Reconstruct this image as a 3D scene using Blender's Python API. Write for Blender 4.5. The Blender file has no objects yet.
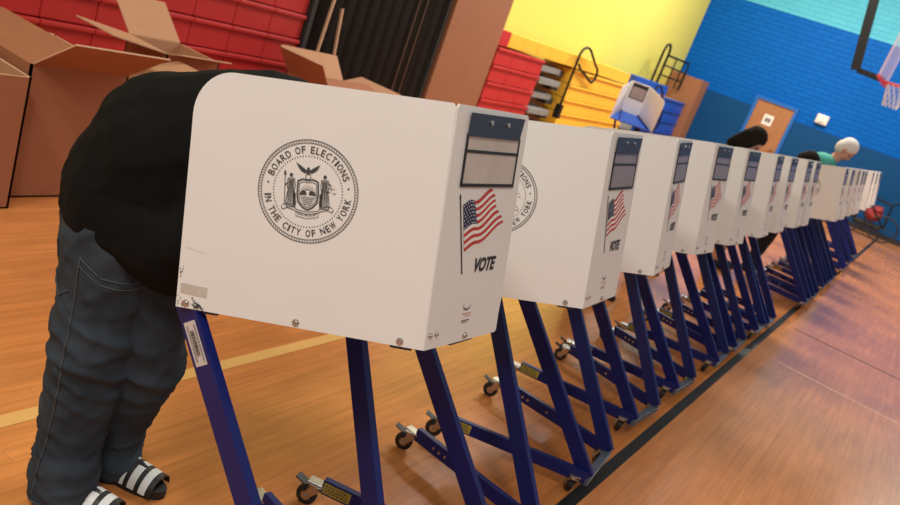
import bpy, bmesh, math, random
from math import sin, cos, pi, radians, sqrt, atan2, hypot
from mathutils import Vector, Matrix, noise
random.seed(7)
SC = bpy.context.scene
COL = SC.collection

# ------------------------------------------------------------------ camera
FPX, ROLL, PITCH, YAW, CH = 780.0, 0.354845526, 0.295403078, 0.493163723, 1.70
fwd = Vector((-sin(YAW)*cos(PITCH), cos(YAW)*cos(PITCH), -sin(PITCH)))
r0 = Vector((cos(YAW), sin(YAW), 0)); u0 = r0.cross(fwd)
rt = cos(ROLL)*r0 + sin(ROLL)*u0
up = -sin(ROLL)*r0 + cos(ROLL)*u0
cam = bpy.data.cameras.new('camera'); camo = bpy.data.objects.new('camera', cam); COL.objects.link(camo)
m = Matrix((( rt.x, up.x, -fwd.x, 0), (rt.y, up.y, -fwd.y, 0), (rt.z, up.z, -fwd.z, CH), (0, 0, 0, 1)))
camo.matrix_world = m
cam.sensor_width = 36; cam.sensor_fit = 'HORIZONTAL'; cam.lens = FPX/900*36
cam.clip_start = 0.05; cam.clip_end = 100
cam.dof.use_dof = True; cam.dof.focus_distance = 2.1; cam.dof.aperture_fstop = 4.5
SC.camera = camo

# ------------------------------------------------------------------ world, lights, exposure
w = bpy.data.worlds.new('world'); SC.world = w; w.use_nodes = True
w.node_tree.nodes['Background'].inputs[0].default_value = (1.0, 0.97, 0.93, 1)
w.node_tree.nodes['Background'].inputs[1].default_value = 0.36
def area(name, loc, size, sy, energy, col, rot=(0, 0, 0)):
    l = bpy.data.lights.new(name, 'AREA'); l.shape = 'RECTANGLE'; l.size = size; l.size_y = sy
    l.energy = energy; l.color = col
    o = bpy.data.objects.new(name, l); o.location = loc; o.rotation_euler = rot; COL.objects.link(o)
    return o
WARM = (1.0, 0.945, 0.87)
for (lx, ly, e) in ((1.2, -2.2, 205), (-2.4, -1.8, 205), (2.6, 6.5, 15), (2.6, 12.5, 105), (2.6, 18.0, 300), (-2.4, 4.6, 50), (-3.2, 10.5, 420), (-3.4, 16.5, 560)):
    area('gym_lamp', (lx, ly, 6.6), 1.6, 1.0, e, WARM)
SC.view_settings.view_transform = 'Standard'; SC.view_settings.look = 'None'
SC.view_settings.exposure = 0.0; SC.view_settings.gamma = 1.0
SC.view_settings.use_curve_mapping = False

# ------------------------------------------------------------------ materials
def mat(name, col, rough=0.6, metal=0.0, var=0.0, vscale=8.0, bump=0.0, bscale=60.0, spec=0.5, alpha=1.0, vstretch=None, trans=0.0):
    m = bpy.data.materials.new(name); m.use_nodes = True
    nt = m.node_tree; N = nt.nodes; L = nt.links; b = N['Principled BSDF']
    b.inputs['Base Color'].default_value = (*col, 1); b.inputs['Roughness'].default_value = rough
    b.inputs['Metallic'].default_value = metal; b.inputs['Specular IOR Level'].default_value = spec
    b.inputs['Alpha'].default_value = alpha; b.inputs['Transmission Weight'].default_value = trans
    tc = N.new('ShaderNodeTexCoord'); src = tc.outputs['Object']
    if vstretch:
        mp = N.new('ShaderNodeMapping'); mp.inputs['Scale'].default_value = vstretch
        L.new(src, mp.inputs['Vector']); src = mp.outputs['Vector']
    if var > 0:
        n = N.new('ShaderNodeTexNoise'); n.inputs['Scale'].default_value = vscale; n.inputs['Detail'].default_value = 5
        L.new(src, n.inputs['Vector'])
        mx = N.new('ShaderNodeMix'); mx.data_type = 'RGBA'
        mx.inputs['A'].default_value = (*[max(0, c*(1-var)) for c in col], 1)
        mx.inputs['B'].default_value = (*[min(1, c*(1+var)) for c in col], 1)
        L.new(n.outputs['Fac'], mx.inputs['Factor']); L.new(mx.outputs['Result'], b.inputs['Base Color'])
    if bump > 0:
        n2 = N.new('ShaderNodeTexNoise'); n2.inputs['Scale'].default_value = bscale; n2.inputs['Detail'].default_value = 4
        L.new(src, n2.inputs['Vector'])
        bp = N.new('ShaderNodeBump'); bp.inputs['Strength'].default_value = bump; bp.inputs['Distance'].default_value = 0.01
        L.new(n2.outputs['Fac'], bp.inputs['Height']); L.new(bp.outputs['Normal'], b.inputs['Normal'])
    return m

def floor_material():
    m = bpy.data.materials.new('maple_floor'); m.use_nodes = True
    nt = m.node_tree; N = nt.nodes; L = nt.links; b = N['Principled BSDF']
    tc = N.new('ShaderNodeTexCoord'); mp = N.new('ShaderNodeMapping')
    mp.inputs['Rotation'].default_value = (0, 0, pi/2)
    L.new(tc.outputs['Object'], mp.inputs['Vector'])
    br = N.new('ShaderNodeTexBrick'); br.offset = 0.37; br.offset_frequency = 2
    br.inputs['Scale'].default_value = 1.0; br.inputs['Brick Width'].default_value = 0.62
    br.inputs['Row Height'].default_value = 0.057; br.inputs['Mortar Size'].default_value = 0.0012
    br.inputs['Mortar Smooth'].default_value = 0.1; br.inputs['Bias'].default_value = 0.0
    br.inputs['Color1'].default_value = (0.60, 0.215, 0.062, 1)
    br.inputs['Color2'].default_value = (0.54, 0.192, 0.055, 1)
    br.inputs['Mortar'].default_value = (0.42, 0.145, 0.045, 1)
    L.new(mp.outputs['Vector'], br.inputs['Vector'])
    n = N.new('ShaderNodeTexNoise'); n.inputs['Scale'].default_value = 1.3; n.inputs['Detail'].default_value = 6
    L.new(tc.outputs['Object'], n.inputs['Vector'])
    mp2 = N.new('ShaderNodeMapping'); mp2.inputs['Scale'].default_value = (40, 2.2, 1)
    L.new(tc.outputs['Object'], mp2.inputs['Vector'])
    g = N.new('ShaderNodeTexNoise'); g.inputs['Scale'].default_value = 1.0; g.inputs['Detail'].default_value = 5
    L.new(mp2.outputs['Vector'], g.inputs['Vector'])
    r = N.new('ShaderNodeMapRange'); r.inputs[1].default_value = 0.3; r.inputs[2].default_value = 0.7
    r.inputs[3].default_value = 0.80; r.inputs[4].default_value = 1.16; L.new(n.outputs['Fac'], r.inputs[0])
    r2 = N.new('ShaderNodeMapRange'); r2.inputs[1].default_value = 0.3; r2.inputs[2].default_value = 0.7
    r2.inputs[3].default_value = 0.86; r2.inputs[4].default_value = 1.12; L.new(g.outputs['Fac'], r2.inputs[0])
    mu = N.new('ShaderNodeMath'); mu.operation = 'MULTIPLY'; L.new(r.outputs[0], mu.inputs[0]); L.new(r2.outputs[0], mu.inputs[1])
    vm = N.new('ShaderNodeVectorMath'); vm.operation = 'SCALE'; L.new(br.outputs['Color'], vm.inputs[0]); L.new(mu.outputs[0], vm.inputs['Scale'])
    L.new(vm.outputs[0], b.inputs['Base Color'])
    rr = N.new('ShaderNodeMapRange'); rr.inputs[3].default_value = 0.13; rr.inputs[4].default_value = 0.24
    L.new(n.outputs['Fac'], rr.inputs[0]); L.new(rr.outputs[0], b.inputs['Roughness'])
    bp = N.new('ShaderNodeBump'); bp.inputs['Strength'].default_value = 0.10; bp.inputs['Distance'].default_value = 0.003
    L.new(g.outputs['Fac'], bp.inputs['Height']); L.new(bp.outputs['Normal'], b.inputs['Normal'])
    return m

def block_material(name, col, mortar, bw=0.38, bh=0.115):
    m = bpy.data.materials.new(name); m.use_nodes = True
    nt = m.node_tree; N = nt.nodes; L = nt.links; b = N['Principled BSDF']
    tc = N.new('ShaderNodeTexCoord'); sx = N.new('ShaderNodeSeparateXYZ'); cx = N.new('ShaderNodeCombineXYZ')
    L.new(tc.outputs['Object'], sx.inputs[0]); L.new(sx.outputs['X'], cx.inputs['X']); L.new(sx.outputs['Z'], cx.inputs['Y'])
    br = N.new('ShaderNodeTexBrick'); br.offset = 0.5
    br.inputs['Scale'].default_value = 1.0; br.inputs['Brick Width'].default_value = bw; br.inputs['Row Height'].default_value = bh
    br.inputs['Mortar Size'].default_value = 0.009; br.inputs['Mortar Smooth'].default_value = 0.2
    br.inputs['Color1'].default_value = (*col, 1); br.inputs['Color2'].default_value = (*[c*0.93 for c in col], 1)
    br.inputs['Mortar'].default_value = (*mortar, 1)
    L.new(cx.outputs[0], br.inputs['Vector']); L.new(br.outputs['Color'], b.inputs['Base Color'])
    b.inputs['Roughness'].default_value = 0.5; b.inputs['Specular IOR Level'].default_value = 0.1
    bp = N.new('ShaderNodeBump'); bp.inputs['Strength'].default_value = 0.6; bp.inputs['Distance'].default_value = 0.01; bp.invert = True
    L.new(br.outputs['Fac'], bp.inputs['Height']); L.new(bp.outputs['Normal'], b.inputs['Normal'])
    return m

M = dict(
    floor=floor_material(),
    panel=mat('white_corrugated_plastic', (0.775, 0.755, 0.72), 0.55, var=0.03, vscale=5, bump=0.03, bscale=30),
    ink=mat('black_print', (0.018, 0.018, 0.022), 0.6),
    greyink=mat('grey_print', (0.055, 0.052, 0.05), 0.6),
    redink=mat('red_print', (0.50, 0.035, 0.03), 0.6),
    blueink=mat('navy_print', (0.014, 0.022, 0.075), 0.6),
    whiteink=mat('white_print', (0.80, 0.76, 0.72), 0.6),
    navy=mat('navy_pouch_vinyl', (0.022, 0.034, 0.062), 0.45, var=0.3, vscale=40),
    blackvinyl=mat('black_binding', (0.012, 0.012, 0.014), 0.5),
    sleeve=mat('beige_clear_sleeve', (0.56, 0.49, 0.43), 0.3, var=0.16, vscale=22, vstretch=(1, 1, 0.25)),
    sleeve2=mat('smoky_clear_sleeve', (0.33, 0.29, 0.275), 0.28, var=0.30, vscale=26, vstretch=(1, 1, 0.2)),
    steel=mat('zinc_steel', (0.55, 0.53, 0.50), 0.28, 1.0, var=0.2, vscale=60),
    legblue=mat('blue_painted_steel', (0.008, 0.014, 0.125), 0.35, var=0.15, vscale=12, spec=0.3),
    crossgrey=mat('worn_grey_steel', (0.10, 0.12, 0.17), 0.4, 0.3, var=0.3, vscale=30),
    rubber=mat('black_rubber', (0.012, 0.012, 0.012), 0.55),
    tray=mat('blue_tray', (0.02, 0.085, 0.42), 0.5, var=0.1),
    ylabel=mat('yellow_caution_label', (0.42, 0.33, 0.04), 0.6, var=0.3, vscale=120),
    slabel=mat('white_paper_label', (0.62, 0.59, 0.58), 0.6),
    tape=mat('beige_tape_residue', (0.52, 0.47, 0.40), 0.7, var=0.15, vscale=60),
    smudge=mat('dark_scuff', (0.10, 0.09, 0.08), 0.8, var=0.6, vscale=200),
    card=mat('cardboard', (0.37, 0.135, 0.062), 0.8, var=0.08, vscale=9, bump=0.04, bscale=90),
    cardlit=mat('cardboard_lit_inside', (0.52, 0.26, 0.135), 0.85, var=0.07, vscale=9),  # paler copy of the cardboard, light on upturned and inner faces painted in
    cardedge=mat('cardboard_cut_edge', (0.66, 0.40, 0.24), 0.9),
    red=mat('red_bleacher_plastic', (0.52, 0.028, 0.026), 0.42, var=0.10, vscale=3),
    yellow=mat('yellow_bleacher_plastic', (0.92, 0.55, 0.045), 0.42, var=0.06, vscale=3),
    blue=mat('blue_bleacher_plastic', (0.012, 0.085, 0.47), 0.42, var=0.08, vscale=3),
    bdark=mat('dark_bleacher_steel', (0.03, 0.028, 0.026), 0.7),  # one dark steel for understructure, step brackets and partition posts
    deck=mat('bleacher_deck_board', (0.40, 0.22, 0.12), 0.6, var=0.1),
    grey=mat('grey_step_tread', (0.24, 0.25, 0.23), 0.6, var=0.1),
    blackmetal=mat('black_steel_tube', (0.008, 0.008, 0.008), 0.45, spec=0.25),
    ywall=mat('yellow_painted_wall', (0.76, 0.69, 0.125), 0.55, var=0.03, vscale=1.2),
    bwall=block_material('blue_painted_block', (0.0015, 0.120, 0.50), (0.001, 0.075, 0.35)),
    cwall=block_material('cyan_painted_block', (0.10, 0.50, 0.68), (0.08, 0.40, 0.56)),
    pad=mat('dark_blue_wall_pad', (0.001, 0.060, 0.19), 0.6, var=0.08, vscale=2, spec=0.2),
    blackbase=mat('black_base', (0.015, 0.015, 0.018), 0.6),
    door=mat('orange_wood_door', (0.36, 0.155, 0.062), 0.5, var=0.18, vscale=5, vstretch=(3, 3, 0.5)),
    frameblue=mat('blue_door_frame', (0.004, 0.12, 0.45), 0.5),
    wood=mat('brown_plywood', (0.31, 0.13, 0.06), 0.5, var=0.12, vscale=3, vstretch=(4, 4, 0.6)),
    curtain=mat('dark_pleated_partition', (0.020, 0.013, 0.009), 0.6, var=0.3, vscale=3),
    edgebrown=mat('dark_brown_edge', (0.07, 0.035, 0.02), 0.6),
    white=mat('white_plastic', (0.75, 0.75, 0.72), 0.5),
    lineyellow=mat('yellow_court_line', (0.72, 0.40, 0.13), 0.3, var=0.08),
    lineblack=mat('black_court_line', (0.010, 0.010, 0.012), 0.45, var=0.3, vscale=9, spec=0.3),
    linewhite=mat('pale_court_line', (0.72, 0.42, 0.25), 0.3),
    jeans=mat('dark_blue_denim', (0.036, 0.047, 0.060), 0.9, spec=0.15, var=0.9, vscale=6, bump=0.12, bscale=240),
    seam=mat('denim_seam', (0.060, 0.066, 0.07), 0.9, var=0.6, vscale=80),
    tee=mat('black_shirt', (0.0055, 0.0055, 0.005), 0.95, var=0.3, vscale=6, bump=0.1, bscale=200, spec=0.15),
    skin=mat('skin', (0.50, 0.26, 0.17), 0.5, var=0.05),
    skinpink=mat('ruddy_skin', (0.58, 0.27, 0.20), 0.5, var=0.05),
    hairdark=mat('dark_hair', (0.010, 0.006, 0.004), 0.8, spec=0.15, var=0.4, vscale=60, bump=0.4, bscale=90),
    hairwhite=mat('white_hair', (0.70, 0.67, 0.64), 0.7, var=0.12, vscale=50, bump=0.3, bscale=70),
    green=mat('green_shirt', (0.06, 0.33, 0.26), 0.9, var=0.4, vscale=14),
    whitecloth=mat('white_shirt', (0.72, 0.72, 0.62), 0.9),
    tan=mat('tan_trousers', (0.52, 0.30, 0.18), 0.9, var=0.1),
    darkcloth=mat('charcoal_cloth', (0.012, 0.013, 0.017), 0.9),
    greycloth=mat('grey_cloth', (0.12, 0.11, 0.11), 0.9),
    lips=mat('lips', (0.36, 0.12, 0.10), 0.5), eye=mat('eye', (0.04, 0.03, 0.025), 0.2),
    redcloth=mat('red_bag_cloth', (0.32, 0.03, 0.035), 0.8, var=0.2),
    rim=mat('orange_red_rim', (0.62, 0.05, 0.03), 0.4),
    acrylic=mat('clear_acrylic', (0.80, 0.62, 0.62), 0.15, alpha=0.45),
    net=mat('white_net_cord', (0.70, 0.66, 0.64), 0.8),
)

# ------------------------------------------------------------------ helpers
def link_mesh(name, verts, faces, mats, parent=None, fm=None, smooth=False):
    me = bpy.data.meshes.new(name); me.from_pydata([tuple(v) for v in verts], [], faces); me.update()
    for mm in (mats if isinstance(mats, (list, tuple)) else [mats]): me.materials.append(mm)
    if fm:
        for p, i in zip(me.polygons, fm): p.material_index = i
    if smooth:
        for p in me.polygons: p.use_smooth = True
    o = bpy.data.objects.new(name, me); COL.objects.link(o)
    if parent: o.parent = parent
    return o
class MB:
    def __init__(s): s.v = []; s.f = []; s.m = []
    def add(s, vs, fs, mi=0):
        k = len(s.v); s.v += [Vector(v) for v in vs]; s.f += [tuple(i+k for i in f) for f in fs]; s.m += [mi]*len(fs)
    def box(s, c, d, mi=0, R=None, bev=0.0):
        bm = bmesh.new(); bmesh.ops.create_cube(bm, size=1)
        for v in bm.verts: v.co = Vector((v.co.x*d[0], v.co.y*d[1], v.co.z*d[2]))
        if bev > 0: bmesh.ops.bevel(bm, geom=bm.edges[:], offset=bev, segments=2, affect='EDGES', profile=0.6)
        s.frombm(bm, c, R, mi)
    def bb(s, x0, x1, y0, y1, z0, z1, mi=0, bev=0.0):
        s.box(((x0+x1)/2, (y0+y1)/2, (z0+z1)/2), (abs(x1-x0), abs(y1-y0), abs(z1-z0)), mi, None, bev)
    def frombm(s, bm, c=(0, 0, 0), R=None, mi=0):
        bm.verts.ensure_lookup_table(); c = Vector(c)
        vs = [((R @ v.co) if R else v.co) + c for v in bm.verts]
        s.add(vs, [[v.index for v in f.verts] for f in bm.faces], mi); bm.free()
    def bar(s, a, b, wd, ht, upv=(0, 0, 1), mi=0, bev=0.003):
        a = Vector(a); b = Vector(b); x = (b-a); L = x.length; x.normalize(); y = Vector(upv).cross(x).normalized(); z = x.cross(y)
        s.box((a+b)/2, (L, wd, ht), mi, Matrix((x, y, z)).transposed(), bev)
    def tube(s, pts, r, n=10, mi=0, closed=False, caps=True):
        pts = [Vector(p) for p in pts]; k = len(pts); rings = []; prev = None
        rs = r if isinstance(r, (list, tuple)) else [r]*k
        for i, p in enumerate(pts):
            if closed: t = pts[(i+1) % k]-pts[i-1]
            else: t = pts[min(i+1, k-1)]-pts[max(i-1, 0)]
            t.normalize()
            if prev is None: a = t.orthogonal().normalized()
            else: a = (prev - t*prev.dot(t)).normalized()
            prev = a; b = t.cross(a)
            rings.append([p+rs[i]*(cos(2*pi*j/n)*a+sin(2*pi*j/n)*b) for j in range(n)])
        vs = [v for q in rings for v in q]; fs = []
        for i in range(k if closed else k-1):
            i2 = (i+1) % k
            for j in range(n):
                j2 = (j+1) % n; fs.append((i*n+j, i*n+j2, i2*n+j2, i2*n+j))
        if caps and not closed: fs += [tuple(range(n-1, -1, -1)), tuple((k-1)*n+j for j in range(n))]
        s.add(vs, fs, mi)
    def cyl(s, a, b, r, n=20, mi=0, r2=None): s.tube([a, b], [r, r if r2 is None else r2], n, mi)
    def ell(s, c, rad, R=None, n=16, mi=0):
        bm = bmesh.new(); bmesh.ops.create_uvsphere(bm, u_segments=n, v_segments=max(8, n*3//4), radius=1)
        for v in bm.verts: v.co = Vector((v.co.x*rad[0], v.co.y*rad[1], v.co.z*rad[2]))
        s.frombm(bm, c, R, mi)
    def cap(s, a, b, ra, rb, n=16, mi=0):      # tapered capsule
        a = Vector(a); b = Vector(b); d = (b-a); L = d.length
        if L < 1e-6: s.ell(a, (ra, ra, ra)); return
        d.normalize(); pts = []; rs = []
        for i in range(6):
            t = -pi/2 + i*pi/2/6*1.0; pts.append(a+d*(ra*sin(t))); rs.append(max(ra*cos(t), ra*0.02))
        pts.append(a); rs.append(ra); pts.append((a+b)/2); rs.append((ra+rb)/2); pts.append(b); rs.append(rb)
        for i in range(1, 7):
            t = i*pi/2/6; pts.append(b+d*(rb*sin(t))); rs.append(max(rb*cos(t), rb*0.02))
        s.tube(pts, rs, n, mi)
    def plate(s, poly, fn, th, mi=0):          # poly in 2D, fn(a,b,off)->3D, extruded -th..0
        n = len(poly)
        s.add([fn(a, b, 0) for a, b in poly]+[fn(a, b, -th) for a, b in poly],
              [tuple(range(n)), tuple(range(2*n-1, n-1, -1))]+[(i, i+n, (i+1) % n+n, (i+1) % n) for i in range(n)], mi)
    def build(s, name, mats, parent=None, smooth=False): 
        o = link_mesh(name, s.v, s.f, mats, parent, s.m, smooth)
        return o
def tag(o, label=None, cat=None, group=None, kind=None):
    if label: o['label'] = label
    if cat: o['category'] = cat
    if group: o['group'] = group
    if kind: o['kind'] = kind
    return o
def thing(name, label, cat, loc=(0, 0, 0), rz=0, group=None):
    o = bpy.data.objects.new(name, None); o.empty_display_size = 0.1; COL.objects.link(o)
    o.location = loc; o.rotation_euler = (0, 0, rz)
    return tag(o, label, cat, group)
def copy_tree(o, parent=None):
    c = o.copy(); COL.objects.link(c)
    if parent is not None: c.parent = parent
    for ch in [x for x in o.children]: copy_tree(ch, c)
    return c
def arc(cx, cy, rx, ry, a0, a1, n=10): return [(cx+rx*cos(radians(a0+(a1-a0)*i/n)), cy+ry*sin(radians(a0+(a1-a0)*i/n))) for i in range(n+1)]
_tc = {}
def text2d(t, bold=0.0, shear=0.0):
    key = (t, bold, shear)
    if key in _tc: return _tc[key]
    cu = bpy.data.curves.new('text', 'FONT'); cu.body = t; cu.size = 1; cu.offset = bold; cu.shear = shear; cu.resolution_u = 3
    cu.align_x = 'LEFT'
    o = bpy.data.objects.new('text', cu); COL.objects.link(o)
    dg = bpy.context.evaluated_depsgraph_get(); dg.update()
    me = bpy.data.meshes.new_from_object(o.evaluated_get(dg))
    V = [(v.co.x, v.co.y) for v in me.vertices]; F = [tuple(p.vertices) for p in me.polygons]
    bpy.data.objects.remove(o); bpy.data.curves.remove(cu); bpy.data.meshes.remove(me)
    _tc[key] = (V, F); return _tc[key]
def place_text(mb, t, fn, x, y, wid, hei, rot=0, bold=0.0, shear=0.0, mi=0):
    V, F = text2d(t, bold, shear)
    if not V: return
    x0 = min(v[0] for v in V); x1 = max(v[0] for v in V); y0 = min(v[1] for v in V); y1 = max(v[1] for v in V)
    out = []
    for a, b in V:
        a = ((a-x0)/(x1-x0)-0.5)*wid; b = ((b-y0)/(y1-y0)-0.5)*hei
        out.append(fn(x+a*cos(rot)-b*sin(rot), y+a*sin(rot)+b*cos(rot), 0.0014))
    mb.add(out, F, mi)

# ------------------------------------------------------------------ room shell
YW, XW = 21.0, -6.7
o = MB(); o.bb(-9, 9, -4, 22, -0.1, 0); fl = o.build('floor', M['floor']); tag(fl, kind='structure')
def strip(name, x0, x1, y0, y1, m_, z=0.0015, rz=0):
    b = MB(); b.bb(-(x1-x0)/2, (x1-x0)/2, -(y1-y0)/2, (y1-y0)/2, -0.0006, z)
    q = b.build(name, m_); q.location = ((x0+x1)/2, (y0+y1)/2, 0); q.rotation_euler = (0, 0, rz); tag(q, kind='structure'); return q
strip('trim_1', -0.655, -0.60, -3, 20.9, M['lineblack'])
strip('trim_2', -2.055, -1.995, -3, 20.9, M['lineyellow'])
strip('trim_3', -0.5, 6.0, 7.93, 7.95, M['lineblack'], rz=0.03)
strip('trim_4', -0.4, 6.0, 6.49, 6.51, M['linewhite'], rz=0.01)
# end wall (blue block with cyan band above, dark padded wainscot)
o = MB(); o.bb(-8, 9, YW, YW+0.25, 0, 4.16); a_ = o.build('wall_end', M['bwall']); tag(a_, kind='structure')
o = MB(); o.bb(-8, 9, YW, YW+0.25, 4.16, 7.5); a_ = o.build('wall_end_upper', M['cwall']); tag(a_, kind='structure')
o = MB(); o.bb(-8, XW, -4, YW, 0, 7.5)
a_ = o.build('wall_left', M['ywall']); tag(a_, kind='structure')
DX0, DX1 = -4.52, -3.60
o = MB()
for (x0, x1) in ((-5.85, DX0-0.08), (DX1+0.08, 9)): o.bb(x0, x1, YW-0.05, YW, 0.12, 1.83, bev=0.01)
a_ = o.build('wainscot', M['pad']); a_.name = 'trim_5'; tag(a_, kind='structure')
o = MB()
for (x0, x1) in ((-5.85, DX0-0.08), (DX1+0.08, 9)): o.bb(x0, x1, YW-0.06, YW, 0, 0.12)
a_ = o.build('baseboard_end', M['blackbase']); tag(a_, kind='structure')
dr = MB(); dr.bb(DX0, DX1, YW-0.05, YW, 0.01, 2.05)
d_ = dr.build('door_1', M['door']); tag(d_, kind='structure')
b = MB(); b.bb(DX0-0.08, DX0, YW-0.08, YW-0.002, 0.002, 2.05); b.bb(DX1, DX1+0.08, YW-0.08, YW-0.002, 0.002, 2.05); b.bb(DX0-0.08, DX1+0.08, YW-0.08, YW-0.002, 2.05, 2.13)
b.build('door_frame', M['frameblue'], d_)
b = MB(); b.cyl((DX1-0.08, YW-0.05, 1.0), (DX1-0.08, YW-0.11, 1.0), 0.02); b.bar((DX1-0.08, YW-0.1, 1.0), (DX1-0.2, YW-0.1, 1.0), 0.02, 0.02); b.build('door_handle', M['steel'], d_)
b = MB(); b.bb(-4.22, -3.98, YW-0.058, YW-0.0505, 1.50, 1.76); b.bb(-4.16, -4.11, YW-0.062, YW-0.058, 1.58, 1.68, 1); b.bb(-4.09, -4.04, YW-0.062, YW-0.058, 1.58, 1.68, 1)
s_ = b.build('door_notice', [M['white'], M['ink']]); tag(s_, 'small white square notice on the orange wooden door', 'sign')
b = MB(); b.bb(-3.08, -2.80, YW-0.1, YW-0.001, 1.97, 2.2, bev=0.02); b.bb(-3.02, -2.86, YW-0.125, YW-0.1, 2.02, 2.14, bev=0.01)
s_ = b.build('wall_box', M['white']); tag(s_, 'small white alarm box on the blue wall right of the wooden door', 'alarm box')

# ------------------------------------------------------------------ bleachers (folded), brown wall panel, dark partition
RZ = [0.0, 0.247, 0.512, 0.777, 1.042, 1.307]
FX = -6.0
def bleacher(name, label, y0, y1, material, rows=5, module=0.46, group='folded bleacher sections along the left wall', topy=None):
    t = thing(name, label, 'bleachers', (FX, (y0+y1)/2, 0), 0, group)
    h = (y1-y0)/2
    for i in range(rows):
        z0, z1 = RZ[i]+0.006, RZ[i+1]
        b = MB(); n = max(1, round((y1-y0)/module)); wd = (y1-y0)/n
        for j in range(n):
            ya = -h+j*wd; b.bb(-0.42, 0.0, ya+0.003, ya+wd-0.003, z0+0.004, z1-0.03, bev=0.008)
            b.bb(-0.42, 0.028, ya+0.002, ya+wd-0.002, z1-0.045, z1, bev=0.014)
        b.build('seat_row', material, t)
    b = MB(); b.bb(-0.66, -0.06, -h+0.01, h-0.01, 0, 1.29); b.build('understructure', M['bdark'], t)
    b = MB(); b.bb(-0.66, -0.10, -h, h, 1.29, 1.312); b.build('deck_board', M['deck'], t)
    return t
RL = bleacher('bleacher', 'red folded bleacher seats behind the cardboard boxes', 1.2, 6.32, M['red'], 5)
b = MB()
for i in range(12): b.bb(-0.66, -0.25, -2.55+i*0.425, -2.55+(i+1)*0.425-0.006, 1.32, 1.56, bev=0.01)
b.build('seat_row', M['red'], RL)
RR = bleacher('bleacher', 'short red folded bleacher block beside the brown wood panel', 10.36, 11.94, M['red'])
b = MB(); b.bb(-0.5, -0.05, -0.79, -0.46, 1.33, 1.56, bev=0.012); b.build('seat_row', M['red'], RR)
RY = bleacher('bleacher', 'yellow folded bleacher block under the yellow wall', 13.22, 16.4, M['yellow'])
b = MB()
for i in range(11): b.bb(-0.5, -0.05, -4.12+i*0.485, -4.12+(i+1)*0.485-0.006, 1.34, 1.56, bev=0.012)
b.build('seat_row', M['yellow'], RY)
RB = bleacher('bleacher', 'blue folded bleacher block by the corner of the blue wall', 17.6, 20.25, M['blue'])
b = MB()
for i in range(5): b.bb(-0.5, -0.05, -2.55+i*0.46, -2.55+(i+1)*0.46-0.006, 1.34, 1.56, bev=0.012)
b.build('seat_row', M['blue'], RB)
# aisle steps
def aisle(y0, y1, label):
    t = thing('aisle_steps', label, 'steps', (FX, (y0+y1)/2, 0), 0, 'aisle steps between bleacher blocks'); h = (y1-y0)/2-0.02
    b = MB(); b.bb(-0.66, -0.35, -h, h, 0, 1.28); b.build('back_panel', M['deck'], t)
    for i, z in enumerate((0.25, 0.51, 0.78, 1.04, 1.24)):
        b = MB(); b.bb(-0.5, -0.02 if i % 2 else -0.1, -h+0.1, h-0.32, z-0.11, z-0.01, bev=0.01); b.build('step_tread', M['grey'], t)
    for z in (0.12, 0.38, 0.65, 0.91, 1.16):
        b = MB(); b.bb(-0.34, -0.16, h-0.33, h-0.05, z-0.06, z+0.05, bev=0.01); b.build('step_bracket', M['bdark'], t)
aisle(11.94, 13.22, 'grey stair treads between the red and the yellow bleacher blocks')
aisle(16.4, 17.6, 'grey stair treads between the yellow and the blue bleacher blocks')
def hand_loop(y, label):
    t = thing('aisle_handrail', label, 'handrail', (FX+0.06, y, 0.42), 0, 'looped black aisle handrails')
    b = MB()
    pts = [(0, 0.0, 0.0), (0, 0.0, 0.62), (0, 0.0, 1.18), (0, 0.06, 1.27), (0, 0.17, 1.32), (0, 0.30, 1.32), (0, 0.42, 1.28), (0, 0.78, 1.10), (0, 0.98, 1.02), (0, 1.04, 0.93),
           (0, 1.03, 0.83), (0, 0.94, 0.76), (0, 0.80, 0.78), (0, 0.55, 0.86), (0, 0.25, 0.93), (0, 0.12, 1.0)]
    b.tube(pts, 0.023, 8); b.build('rail_tube', M['blackmetal'], t)
    b = MB(); b.bb(-0.05, 0.05, -0.06, 0.06, 0, 0.25); b.build('rail_socket', M['blackmetal'], t)
    t.rotation_euler = (0, 0, 0)
hand_loop(13.02, 'tall looped black handrail in front of the yellow bleachers')
t_ = thing('aisle_handrail', 'smaller looped black handrail in front of the blue bleachers', 'handrail', (FX+0.06, 17.45, 0.3), 0, 'looped black aisle handrails')
b = MB(); b.tube([(0, 0, 0.2), (0, 0, 1.0), (0, 0.1, 1.2), (0, 0.35, 1.22), (0, 0.6, 1.1), (0, 1.2, 0.6), (0, 1.25, 0.3), (0, 0.95, 0.12), (0, 0.5, 0.3)], 0.023, 8); b.build('rail_tube', M['blackmetal'], t_)
b = MB(); b.bb(-0.05, 0.05, -0.06, 0.06, 0.0, 0.25); b.build('rail_socket', M['blackmetal'], t_)
# end guard rail on the blue block
t_ = thing('guard_rail', 'black guard rail standing on the blue bleacher block by the wall corner', 'guard rail', (FX-0.3, 19.05, 1.562))
b = MB(); b.tube([(0, -1.0, 0.0), (0, -1.0, 0.72), (0, -0.93, 0.85), (0, -0.78, 0.90), (0, -0.66, 0.85), (0, -0.6, 0.72), (0, -0.6, 0.0)], 0.03, 8); b.build('hoop_post', M['blackmetal'], t_)
b = MB(); b.tube([(0, -0.6, 0.66), (0, 0.9, 0.68), (0, 1.1, 0.68), (0, 1.18, 0.56), (0, 1.18, 0.0)], 0.025, 8); b.build('top_bar', M['blackmetal'], t_)
for z in (0.2, 0.43):
    b = MB(); b.tube([(0, -0.6, z), (0, 1.18, z)], 0.018, 8); b.build('cross_bar', M['blackmetal'], t_)
for y in (0.1, 0.75):
    b = MB(); b.tube([(0, y, 0), (0, y, 0.67)], 0.018, 8); b.build('upright', M['blackmetal'], t_)
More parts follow.
